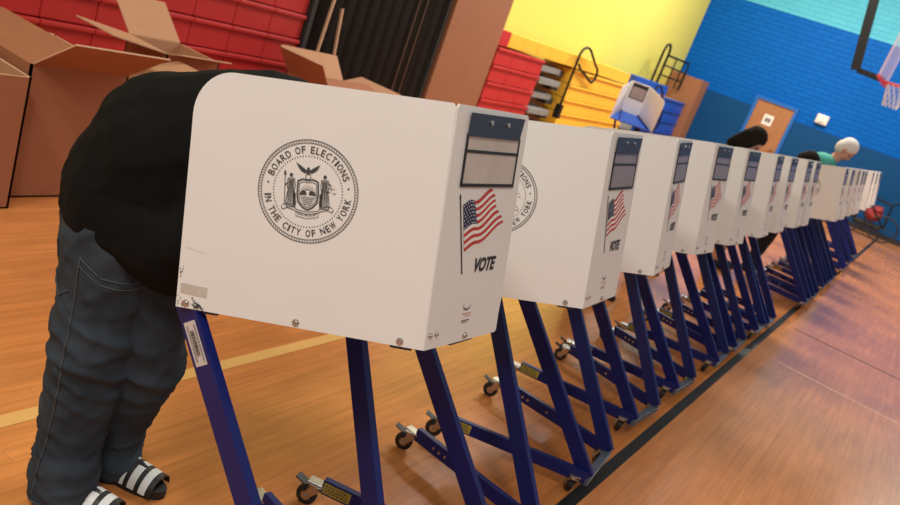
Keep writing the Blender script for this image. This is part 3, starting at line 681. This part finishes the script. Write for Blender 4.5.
b = MB(); b.plate([(0.045, 0.285), (0.275, 0.285), (0.275, 0.48), (0.045, 0.48)], lambda a, c, o_: fin(a, c, o_+0.002), 0.001); b.build('clear_sleeve', M['sleeve2'], ip)

# ------------------------------------------------------------------ cardboard cartons
def carton(label, loc, sx, sy, h, flaps, rz=0.0):
    """loc = front lower corner (x max, y min); box extends -x by sx and +y by sy"""
    t = thing('cardboard_box', label, 'cardboard box', loc, rz, 'open cardboard boxes by the bleachers')
    th = 0.012; b = MB()
    b.bb(-sx, 0, 0, sy, 0, 0.01, 1)
    for (x0, x1, y0, y1) in ((-th, 0, 0, sy), (-sx, -sx+th, 0, sy), (-sx, 0, 0, th), (-sx, 0, sy-th, sy)): b.bb(x0, x1, y0, y1, 0, h)
    o = b.build('carton_body', [M['card'], M['cardlit'], M['cardedge']], t)
    for p in o.data.polygons:
        c = p.center; n = p.normal
        if n.z > 0.9 and c.z > h-0.01: p.material_index = 2
        elif (c.x < -0.005 and n.x < -0.5 and c.x > -0.1) or (n.x > 0.5 and c.x < -0.1) or (n.y > 0.5 and c.y < sy/2) or (n.y < -0.5 and c.y > sy/2): p.material_index = 1
    for (sd_, ln, an) in flaps:
        # angle from vertical, positive = outward; the up/inside face is painted paler for the light on it
        a = radians(an); b = MB(); tw = 0.008
        if sd_ == '+x': H0, H1, out = Vector((0, 0.01, h)), Vector((0, sy-0.01, h)), Vector((1, 0, 0))
        if sd_ == '-x': H0, H1, out = Vector((-sx, 0.01, h)), Vector((-sx, sy-0.01, h)), Vector((-1, 0, 0))
        if sd_ == '-y': H0, H1, out = Vector((-sx+0.01, 0, h)), Vector((-0.01, 0, h)), Vector((0, -1, 0))
        if sd_ == '+y': H0, H1, out = Vector((-sx+0.01, sy, h)), Vector((-0.01, sy, h)), Vector((0, 1, 0))
        d = out*sin(a)+Vector((0, 0, 1))*cos(a); nn = (out*cos(a)-Vector((0, 0, 1))*sin(a))
        q = [H0, H1, H1+d*ln, H0+d*ln]
        b.add([v for v in q]+[v-nn*tw for v in q], [(0, 1, 2, 3)], 0); b.f.append((7, 6, 5, 4)); b.m.append(1)
        for i in range(4): b.f.append((i, i+4, (i+1) % 4+4, (i+1) % 4)); b.m.append(2)
        f = b.build('flap', [M['card'], M['cardlit'], M['cardedge']], t)
    return t
carton('open cardboard box cut off by the left edge of the frame', (-3.64, 1.42, 0), 0.62, 0.74, 0.69, [('-x', 0.3, 95)])
carton('open cardboard box with a raised front flap behind the bending man', (-3.775, 2.225, 0), 0.74, 0.55, 0.722, [('+x', 0.37, 58), ('-y', 0.24, -62), ('-x', 0.30, 100)])
carton('shorter open cardboard box between the man and the box with raised flap', (-3.80, 2.80, 0), 0.70, 0.62, 0.62, [('+x', 0.12, 20), ('+y', 0.25, 75)])
carton('open cardboard box with pale spread flaps in front of the red bleachers', (-4.55, 3.60, 0), 0.46, 0.46, 0.71, [('-x', 0.36, 50), ('-y', 0.42, 82), ('+x', 0.14, 75)])
carton('open cardboard box before the dark partition, its flaps spread', (-4.9, 5.75, 0), 0.6, 0.85, 0.53, [('+x', 0.26, -72), ('-y', 0.30, 40), ('-x', 0.28, 40), ('+y', 0.28, 75)])

# ------------------------------------------------------------------ people
def remesh(mb, name, mats, parent, voxel=0.010, smooth=6, wrinkle=None, fmfn=None):
    o = link_mesh(name, mb.v, mb.f, mats, parent)
    r = o.modifiers.new('r', 'REMESH'); r.mode = 'VOXEL'; r.voxel_size = voxel
    s = o.modifiers.new('s', 'SMOOTH'); s.factor = 0.5; s.iterations = smooth
    dg = bpy.context.evaluated_depsgraph_get(); dg.update()
    me = bpy.data.meshes.new_from_object(o.evaluated_get(dg)); o.modifiers.clear(); old = o.data; o.data = me; bpy.data.meshes.remove(old); me.name = name
    if wrinkle:
        ns = [v.normal.copy() for v in me.vertices]
        for v, n in zip(me.vertices, ns): v.co += n*wrinkle(v.co)
    if not me.materials:
        for mm in (mats if isinstance(mats, (list, tuple)) else [mats]): me.materials.append(mm)
    for p in me.polygons:
        p.use_smooth = True
        if fmfn: p.material_index = fmfn(p.center)
    return o
def hand(mb, wrist, tip, palmn, size=1.0, curl=0.6):
    """palm plus four unequal bent fingers and a thumb; wrist->tip direction d, palm faces palmn"""
    w_ = Vector(wrist); d = (Vector(tip)-w_).normalized(); n = Vector(palmn); n = (n-d*n.dot(d)).normalized(); s = d.cross(n)
    S = size
    for k in (-0.03, -0.01, 0.01, 0.03): mb.cap(w_+s*k*0.5*S, w_+d*0.085*S+s*k*S, 0.017*S, 0.0125*S, 10)
    for k, (off, ln) in enumerate(((-0.032, 0.060), (-0.011, 0.075), (0.011, 0.082), (0.032, 0.074))):
        p = w_+d*0.088*S+s*off*S; a = 0
        for j, fr in enumerate((0.45, 0.32, 0.25)):
            a += curl*(0.5 if j == 0 else 0.8); dd = (d*cos(a)+n*sin(a)); q = p+dd*ln*fr*S; mb.cap(p, q, 0.0088*S, 0.0080*S, 8); p = q
    p = w_+d*0.025*S+s*0.035*S
    for j in range(2):
        dd = (d*(0.6+0.3*j)+s*(0.7-0.5*j)+n*0.35).normalized(); q = p+dd*0.036*S; mb.cap(p, q, 0.0115*S, 0.0095*S, 8); p = q
def head(mb, c, f, u, k=1.0):
    """c = head centre, f = facing, u = up"""
    f = f.normalized(); u = (u-f*u.dot(f)).normalized(); r = f.cross(u); R = Matrix((f, -r, u)).transposed()
    P = lambda a, b_, z: c+(f*a+r*b_+u*z)*k
    mb.ell(P(-0.010, 0, 0.030), (0.098*k, 0.078*k, 0.090*k), R)
    mb.ell(P(0.022, 0, -0.040), (0.066*k, 0.058*k, 0.078*k), R)
    mb.cap(P(0.055, 0, -0.085), P(0.062, 0, -0.090), 0.026*k, 0.022*k)
    mb.cap(P(0.086, 0, 0.012), P(0.104, 0, -0.028), 0.009*k, 0.015*k, 10)
    for s_ in (1, -1):
        mb.ell(P(-0.005, s_*0.078, -0.012), (0.020*k, 0.009*k, 0.032*k), R, 10)
        mb.cap(P(0.083, s_*0.012, 0.028), P(0.070, s_*0.052, 0.026), 0.009*k, 0.008*k, 8)
        mb.ell(P(0.066, s_*0.040, -0.030), (0.022*k, 0.020*k, 0.018*k), R, 10)
    mb.cap(P(0.083, -0.018, -0.062), P(0.083, 0.018, -0.062), 0.008*k, 0.008*k, 8)
    return P, R
def person(label, J, top, bottom, hair, skin, g=1.0, shoe='darkcloth', hairstyle='short', vox=0.012, sleeve='long'):
    base = Vector(J['base']); t = thing('person', label, 'person', base)
    j = {k: Vector(v)-base for k, v in J.items() if k not in ('base', 'face', 'hup')}
    face = Vector(J['face']).normalized(); hup = Vector(J['hup']).normalized()
    b = MB()
    b.cap(j['pelvis'], j['waist'], 0.135*g, 0.125*g); b.cap(j['waist'], j['chest'], 0.125*g, 0.145*g)
    b.cap(j['shR'], j['shL'], 0.075, 0.075); b.cap(j['chest'], j['neck'], 0.10, 0.058); b.cap(j['neck'], j['head']-hup*0.03, 0.056, 0.054)
    for s_ in 'RL':
        b.cap(j['sh'+s_], j['el'+s_], 0.052, 0.040); b.cap(j['el'+s_], j['ha'+s_], 0.040, 0.027)
        b.cap(j['hip'+s_], j['kn'+s_], 0.085*sqrt(g), 0.055); b.cap(j['kn'+s_], j['an'+s_], 0.054, 0.036)
        b.cap(j['an'+s_]+Vector((0, 0, -0.03)), j['toe'+s_], 0.036, 0.03)
        dd = (j['ha'+s_]-j['el'+s_]).normalized(); hand(b, j['ha'+s_], j['ha'+s_]+dd*0.1+Vector((0, 0, -0.02)), (0, 0, -1), 1.0, 0.5)
    P, R = head(b, j['head'], face, hup)
    body = remesh(b, 'body', [M[skin]], t, vox, 3)
    for s_ in (1, -1):
        e = MB(); e.ell(P(0.078, s_*0.031, 0.006), (0.011, 0.012, 0.010), R, 10); e.build('eye', M['eye'], t, True)
    e = MB(); e.cap(P(0.091, -0.020, -0.062), P(0.091, 0.020, -0.062), 0.005, 0.005, 8); e.build('lips', M['lips'], t, True)
    h = MB()
    if hair:
        h.ell(P(-0.022, 0, 0.045), (0.104, 0.090, 0.094), R); h.ell(P(-0.045, 0, 0.0), (0.080, 0.087, 0.098), R)
        if hairstyle == 'long':
            h.cap(P(-0.05, 0.03, 0.0), P(-0.06, 0.04, -0.15), 0.075, 0.06); h.cap(P(-0.05, -0.03, 0.0), P(-0.06, -0.04, -0.15), 0.075, 0.06)
            h.cap(P(0.02, 0.075, 0.02), P(0.01, 0.095, -0.12), 0.035, 0.03); h.cap(P(0.02, -0.075, 0.02), P(0.01, -0.095, -0.12), 0.035, 0.03)
        remesh(h, 'hair', [M[hair]], t, 0.010, 3, lambda c: 0.004*noise.noise(c*70))
    s = MB(); gg = 0.020
    s.cap(j['pelvis'], j['waist'], 0.148*g, 0.142*g); s.cap(j['waist'], j['chest'], 0.142*g, 0.162*g); s.cap(j['shR'], j['shL'], 0.090, 0.090); s.cap(j['chest'], j['chest'].lerp(j['neck'], 0.75), 0.13, 0.075)
    for s_ in 'RL':
        s.cap(j['sh'+s_], j['el'+s_], 0.070, 0.057)
        if sleeve == 'long': s.cap(j['el'+s_], j['el'+s_].lerp(j['ha'+s_], 0.9), 0.057, 0.040)
    remesh(s, 'shirt', [M[top]], t, vox, 5, lambda c: 0.006*noise.noise(Vector((c.x*9, c.y*9, c.z*14))))
    q = MB(); q.cap(j['hipR'], j['hipL'], 0.115*g, 0.115*g); q.cap(j['pelvis']-Vector((0, 0, 0.02)), j['pelvis'].lerp(j['waist'], 0.25), 0.141*g, 0.139*g)
    for s_ in 'RL': q.cap(j['hip'+s_], j['kn'+s_], 0.103*sqrt(g), 0.074); q.cap(j['kn'+s_], j['an'+s_]+Vector((0, 0, 0.02)), 0.074, 0.062)
    remesh(q, 'trousers', [M[bottom]], t, vox, 5, lambda c: 0.006*noise.noise(Vector((c.x*9, c.y*9, c.z*16))))
    for s_ in 'RL':
        sh = MB(); a = j['an'+s_]; to = j['toe'+s_]; d = (to-a); d.z = 0; d.normalize()
        a0 = Vector((a.x, a.y, 0))
        sh.cap(a0-d*0.03+Vector((0, 0, 0.045)), a0+d*0.19+Vector((0, 0, 0.036)), 0.045, 0.036); sh.cap(a0+Vector((0, 0, 0.05)), a0+Vector((0, 0, 0.09)), 0.046, 0.044)
        for kk in (-0.04, 0.06, 0.19): sh.box(a0+d*kk+Vector((0, 0, 0.012)), (0.09, 0.09, 0.024), 0, Matrix.Rotation(atan2(d.y, d.x), 3, 'Z'))
        remesh(sh, 'shoe', [M[shoe]], t, 0.009, 3)
    return t
def voter(label, x, y, top, bottom, hair, skin, hz=1.42, fx=0.45, g=1.0, hs='short', fy=0.0, down=0.8, shoe='darkcloth', hx=None):
    """a voter standing at (x,y), bending towards +x with the head at height hz"""
    hd = Vector((x+fx, y+fy, hz)); ch = Vector((x+fx*0.52, y+fy*0.6, hz-0.27)); wa = Vector((x+fx*0.12, y, 1.08)); 
    J = dict(base=(x, y, 0), pelvis=(x-0.02, y, 0.95), waist=wa, chest=ch, neck=hd-Vector((0.07, 0, 0.13)), head=hd,
             shR=ch+Vector((0.02, -0.17, 0.07)), shL=ch+Vector((0.02, 0.17, 0.07)), elR=ch+Vector((0.12, -0.20, -0.18)), elL=ch+Vector((0.12, 0.20, -0.18)),
             haR=ch+Vector((0.27, -0.05, -0.15)), haL=ch+Vector((0.27, 0.05, -0.15)), hipR=(x, y-0.09, 0.90), hipL=(x, y+0.09, 0.90), knR=(x+0.03, y-0.12, 0.48), knL=(x+0.03, y+0.12, 0.48),
             anR=(x, y-0.13, 0.09), anL=(x-0.04, y+0.14, 0.09), toeR=(x+0.17, y-0.15, 0.035), toeL=(x+0.14, y+0.16, 0.035), face=(1, fy, -down), hup=(down, 0, 1))
    return person(label, J, top, bottom, hair, skin, g, shoe, hs)

# foreground man bending over the first booth
def mainman():
    B = Vector((-1.60, 1.34, 0)); t = thing('person', 'man in black shirt and baggy blue jeans bending over the foremost voting booth', 'person', B)
    V = lambda *a: Vector(a)-B
    hipN, knN, anN = V(-1.675, 1.30, 0.82), V(-1.645, 1.285, 0.46), V(-1.635, 1.268, 0.085)
    hipF, knF, anF = V(-1.625, 1.41, 0.82), V(-1.60, 1.425, 0.46), V(-1.672, 1.455, 0.085)
    pel, belly, chest, neck = V(-1.71, 1.36, 0.91), V(-1.635, 1.40, 1.07), V(-1.43, 1.50, 1.18), V(-1.22, 1.56, 1.25)
    shN, shF = V(-1.36, 1.385, 1.20), V(-1.33, 1.70, 1.20)
    elN, elF = V(-1.41, 1.325, 0.93), V(-1.24, 1.72, 0.98); haN, haF = V(-1.13, 1.50, 0.975), V(-1.05, 1.62, 0.99)
    hd = V(-1.10, 1.58, 1.225)
    b = MB()
    b.cap(pel, belly, 0.16, 0.165); b.cap(belly, chest, 0.165, 0.15); b.cap(shN, shF, 0.08, 0.08); b.cap(chest, neck, 0.11, 0.062); b.cap(neck, hd, 0.062, 0.055)
    for (s, e, h_) in ((shN, elN, haN), (shF, elF, haF)):
        b.cap(s, e, 0.056, 0.043); b.cap(e, h_, 0.043, 0.029); hand(b, h_, h_+(h_-e), (0, 0, -1), 1.0, 0.55)
    for (h_, k, a) in ((hipN, knN, anN), (hipF, knF, anF)):
        b.cap(h_, k, 0.10, 0.06); b.cap(k, a, 0.06, 0.038); b.cap(a, a+Vector((0.11, 0.035, -0.035)), 0.034, 0.022)
    P, R = head(b, hd, Vector((0.75, 0.1, -0.65)), Vector((0.65, 0, 0.75)))
    remesh(b, 'body', [M['skin']], t, 0.008, 4)
    for s_ in (1, -1):
        e = MB(); e.ell(P(0.078, s_*0.031, 0.006), (0.011, 0.012, 0.010), R, 10); e.build('eye', M['eye'], t, True)
    e = MB(); e.cap(P(0.091, -0.020, -0.062), P(0.091, 0.020, -0.062), 0.005, 0.005, 8); e.build('lips', M['lips'], t, True)
    h = MB(); h.ell(P(-0.022, 0, 0.045), (0.100, 0.086, 0.090), R); h.ell(P(-0.045, 0, 0.0), (0.076, 0.083, 0.090), R); remesh(h, 'hair', [M['hairdark']], t, 0.010, 3)
    # jeans
    q = MB(); q.cap(hipN+Vector((0.0, 0.02, 0.02)), hipF+Vector((-0.02, -0.03, 0.02)), 0.150, 0.148); q.cap(pel+Vector((0.0, 0, -0.02)), pel+Vector((0.03, 0.0, 0.02)), 0.180, 0.180)
    for (h_, k, a, off) in ((hipN, knN, anN, 0.0), (hipF, knF, anF, 0.0)):
        q.cap(h_, k, 0.134, 0.108); q.cap(k+Vector((0.0, 0, 0.02)), a+Vector((0.0, 0, 0.02)), 0.108, 0.080); q.cap(a+Vector((0.015, 0, 0.05)), a+Vector((0.02, 0, -0.025)), 0.084, 0.080)
    def wr(c):
        z = c.z
        def fold(p, k): return (1-abs(noise.noise(p)))**k
        low = max(0, 1-z/0.34)
        v = 0.020*noise.noise(Vector((c.x*5+3, c.y*5, z*3.2)))+0.004*noise.noise(Vector((c.x*22, c.y*22, z*30)))+0.006*(fold(Vector((c.x*9-5, c.y*9, z*12+c.x*8)), 4)-0.3)
        tl = z+0.35*c.x-0.25*c.y
        v += 0.020*low*(fold(Vector((c.x*6, c.y*6, tl*17)), 3)-0.5)
        kn = math.exp(-((z-0.50)/0.16)**2)
        v += 0.018*kn*(fold(Vector((c.x*5+9, c.y*5, (z+0.5*c.x)*13)), 3)-0.5)
        hp = max(0, min(1, (z-0.6)/0.15)); v += 0.010*hp*(fold(Vector((c.x*6, c.y*6+4, (z-0.8*c.x)*9)), 3)-0.5)
        return v
    jo = remesh(q, 'jeans', [M['jeans']], t, 0.008, 6, wr)
    # outseam, hems, waistband, back pocket
    from mathutils.bvhtree import BVHTree
    bv = BVHTree.FromPolygons([v.co for v in jo.data.vertices], [tuple(p.vertices) for p in jo.data.polygons])
    side_d = Vector((-0.45, 0.89, 0)).normalized(); ax_d = Vector((0.89, 0.45, 0)).normalized()
    def onj(a_, z_, off=0.002, dd=side_d, ad=ax_d):
        hit = bv.ray_cast(knN*0.0+ad*a_+Vector((0, 0, z_))-dd*2, dd)
        return (hit[0]+hit[1]*off) if hit[0] is not None else None
    def stitch(pts, name, r_=0.0022, lab=None):
        pp = []
        for (a0_, z0_), (a1_, z1_) in zip(pts, pts[1:]):
            n_ = max(2, int(hypot(a1_-a0_, z1_-z0_)/0.012))
            for k_ in range(n_):
                h_ = onj(a0_+(a1_-a0_)*k_/n_, z0_+(z1_-z0_)*k_/n_)
                if h_ is not None: pp.append(h_)
        if len(pp) > 3:
            b_ = MB(); b_.tube(pp, r_, 6); b_.build(name, M['seam'], jo)
    ca_ = knN.dot(ax_d)
    stitch([(ca_-0.035, 0.80), (ca_-0.025, 0.62), (ca_-0.015, 0.46), (ca_-0.02, 0.30), (ca_-0.03, 0.16), (ca_-0.03, 0.04)], 'outseam', 0.0022)
    stitch([(ca_-0.035, 0.795), (ca_+0.03, 0.76), (ca_+0.09, 0.755), (ca_+0.13, 0.78)], 'pocket_stitching')
    stitch([(ca_-0.035, 0.775), (ca_+0.03, 0.742), (ca_+0.09, 0.737), (ca_+0.14, 0.765)], 'pocket_stitching', 0.0016)
    stitch([(ca_-0.13, 0.80), (ca_-0.125, 0.69), (ca_-0.085, 0.66), (ca_-0.045, 0.70)], 'back_pocket_stitching')
    stitch([(ca_-0.10, 0.035), (ca_-0.05, 0.030), (ca_+0.0, 0.028), (ca_+0.06, 0.03)], 'hem_stitching')
    # shirt
    s = MB(); s.cap(pel+Vector((0.005, 0.0, 0.045)), belly, 0.202, 0.232); s.cap(belly, chest, 0.232, 0.212); s.cap(chest, V(-1.29, 1.55, 1.25), 0.20, 0.135)
    s.cap(V(-1.69, 1.34, 0.93), V(-1.52, 1.37, 0.90), 0.185, 0.165); s.cap(shN, shF, 0.115, 0.105); s.cap(chest, neck, 0.15, 0.10)
    s.cap(belly+Vector((0.06, -0.02, -0.02)), V(-1.50, 1.40, 0.95), 0.18, 0.15)
    s.cap(shN, elN, 0.095, 0.088); s.cap(elN, elN.lerp(haN, 0.6), 0.088, 0.07); s.cap(shF, elF, 0.09, 0.08); s.cap(elF, elF.lerp(haF, 0.6), 0.078, 0.066)
    remesh(s, 'shirt', [M['tee']], t, 0.009, 8, lambda c: 0.010*noise.noise(Vector((c.x*7, c.y*7, c.z*10)))+0.003*noise.noise(c*26))
    # slides with three white bands, and dark socks
    for (a, dx) in ((anN, Vector((0.93, 0.36, 0))), (anF, Vector((0.92, 0.30, 0)))):
        d = dx.normalized(); sd_ = Vector((-d.y, d.x, 0)); a0 = Vector((a.x, a.y, 0))
        b = MB(); outl = []
        for k in range(24):
            an = 2*pi*k/24; xx = 0.075+0.140*cos(an); wdt = 0.047*sin(an)*(1.0+0.14*cos(an)); outl.append((xx, wdt))
        b.plate(outl, lambda x_, y_, o_: a0+d*x_+sd_*y_+Vector((0, 0, 0.030+o_)), 0.030); sole = b.build('slide_sandal', M['rubber'], t)
        for k_, (xa, xb, mi_) in enumerate([(0.075, 0.092, 'rubber'), (0.092, 0.108, 'white'), (0.108, 0.118, 'rubber'), (0.118, 0.134, 'white'), (0.134, 0.144, 'rubber'), (0.144, 0.160, 'white'), (0.160, 0.170, 'rubber')]):
            pass
        b = MB(); n = 14; segs = [(0.060, 0), (0.082, 0), (0.100, 1), (0.112, 0), (0.130, 1), (0.142, 0), (0.160, 1), (0.172, 0)]
        segs = [0.045, 0.070, 0.094, 0.110, 0.134, 0.150, 0.174, 0.192]; mats_ = [0, 1, 0, 1, 0, 1, 0]
        def S(x_, an, r_): 
            sc = 1.08-(x_-0.045)*2.4
            return a0+d*x_+sd_*(0.053*r_*cos(an))+Vector((0, 0, 0.020+(0.066*sc)*r_*sin(an)))
        for i_ in range(7):
            vs = []
            for k in range(n+1):
                an = pi*k/n; vs += [S(segs[i_], an, 1), S(segs[i_+1], an, 1), S(segs[i_+1], an, 0.93), S(segs[i_], an, 0.93)]
            fs = []
            for k in range(n):
                for e_ in range(4): fs.append((4*k+e_, 4*k+(e_+1) % 4, 4*k+4+(e_+1) % 4, 4*k+4+e_))
            b.add(vs, fs, mats_[i_])
        st = b.build('strap', [M['rubber'], M['white']], sole); st['label'] = 'black strap with three white bands'
        b = MB(); b.cap(a0+d*-0.02+Vector((0, 0, 0.06)), a0+d*0.135+Vector((0, 0, 0.048)), 0.042, 0.030); b.cap(a0+Vector((0, 0, 0.07)), a0+Vector((0, 0, 0.13)), 0.042, 0.046)
        remesh(b, 'sock', [M['darkcloth']], t, 0.008, 3)
    return t, B
man, MBASE = mainman()
# ballot sheet under his forearm
b = MB(); b.add([TL(-0.600, -0.205, 0.030), TL(-0.30, -0.06, 0.030), TL(-0.30, 0.14, 0.030), TL(-0.60, 0.14, 0.030), TL(-0.600, -0.205, 0.0285), TL(-0.30, -0.06, 0.0285), TL(-0.30, 0.14, 0.0285), TL(-0.60, 0.14, 0.0285)], [(0, 1, 2, 3), (7, 6, 5, 4), (0, 4, 5, 1), (1, 5, 6, 2), (2, 6, 7, 3), (3, 7, 4, 0)])
q_ = b.build('ballot_sheet', M['slabel']); q_.location = (BO[0][0], BO[0][1], 0); q_.rotation_euler = (0, 0, BO[0][2]); tag(q_, 'white ballot paper in the foremost booth under the bending man', 'paper')

voter('person with long dark hair in black bending over a booth before the door', -1.96, 7.43, 'darkcloth', 'darkcloth', 'hairdark', 'skin', 1.46, 0.46, 0.95, 'long', 0.05, 0.9)
voter('dark-haired person in white top and tan trousers, mostly hidden behind the booths before the gap', -1.64, 9.08, 'whitecloth', 'tan', 'hairdark', 'skin', 1.40, 0.42, 1.0, 'short', 0.0, 1.1)
voter('standing man with white hair and green shirt looking down at his booth', -1.345, 9.64, 'green', 'darkcloth', 'hairwhite', 'skinpink', 1.66, 0.36, 1.05, 'short', 0.0, 0.9)
voter('person in dark clothes bent low behind the fourth booth of the row', -1.80, 5.66, 'darkcloth', 'darkcloth', 'hairdark', 'skin', 1.22, 0.5, 0.95, 'short', 0.0, 1.2)

# ------------------------------------------------------------------ black wheeled cart with a red bag by the end wall
t_ = thing('folding_cart', 'black wheeled tube cart parked against the blue end wall', 'cart', (-0.95, 19.9, 0))
for x in (-0.35, 0.35):
    b = MB(); b.tube([(x+0.3*cos(a*pi/10), -0.05, 0.3+0.29*sin(a*pi/10)) for a in range(20)], 0.018, 8, closed=True); b.tube([(x-0.28, -0.05, 0.3), (x+0.28, -0.05, 0.3)], 0.008, 6); b.tube([(x, -0.05, 0.02), (x, -0.05, 0.58)], 0.008, 6); b.build('wheel', M['rubber'], t_)
b = MB(); b.tube([(-0.35, 0.0, 0.3), (-0.1, 0.0, 0.75), (0.35, 0.0, 0.3)], 0.02, 8); b.tube([(-0.35, 0.0, 0.3), (-0.35, 0.0, 0.9), (0.3, 0, 0.85), (0.35, 0, 0.3)], 0.02, 8); b.tube([(0.3, 0, 0.85), (0.55, 0, 1.05), (0.75, 0, 1.15)], 0.018, 8); b.tube([(-0.35, 0.3, 0.3), (-0.35, 0.3, 0.9), (0.3, 0.3, 0.85), (0.35, 0.3, 0.3)], 0.02, 8)
b.tube([(-0.35, -0.05, 0.3), (-0.35, 0.3, 0.3)], 0.015, 8); b.tube([(0.35, -0.05, 0.3), (0.35, 0.3, 0.3)], 0.015, 8); b.tube([(-0.35, 0.0, 0.9), (-0.35, 0.3, 0.9)], 0.015, 8); b.build('frame', M['blackmetal'], t_)
b = MB(); b.box((0.0, 0.15, 0.27), (0.60, 0.26, 0.12), bev=0.04); b.box((-0.31, 0.15, 0.56), (0.07, 0.26, 0.50), bev=0.03); b.build('seat', M['blackbase'], t_)
b = MB(); b.ell((0, 0, 0.02), (0.20, 0.15, 0.17)); b.ell((0.05, -0.02, 0.14), (0.12, 0.12, 0.10)); b.cap((-0.1, 0, 0.12), (0.1, 0, 0.22), 0.03, 0.03)
q_ = remesh(b, 'red_bag', [M['redcloth']], None, 0.015, 4, lambda c: 0.02*noise.noise(c*9)); q_.location = (-0.92, 20.05, 0.50); tag(q_, 'dark red bag sitting in the black cart at the far end', 'bag')
b = MB(); b.cap((-0.22, 0, 0.17), (0.22, 0.02, 0.17), 0.16, 0.16); b.box((0, 0, 0.08), (0.6, 0.28, 0.14), bev=0.04)
q_ = remesh(b, 'duffel_bag', [M['blackbase']], None, 0.02, 4, lambda c: 0.02*noise.noise(c*8)); q_.location = (-1.75, 19.6, 0.02); tag(q_, 'black duffel bag on the floor between the last booth and the cart', 'bag')
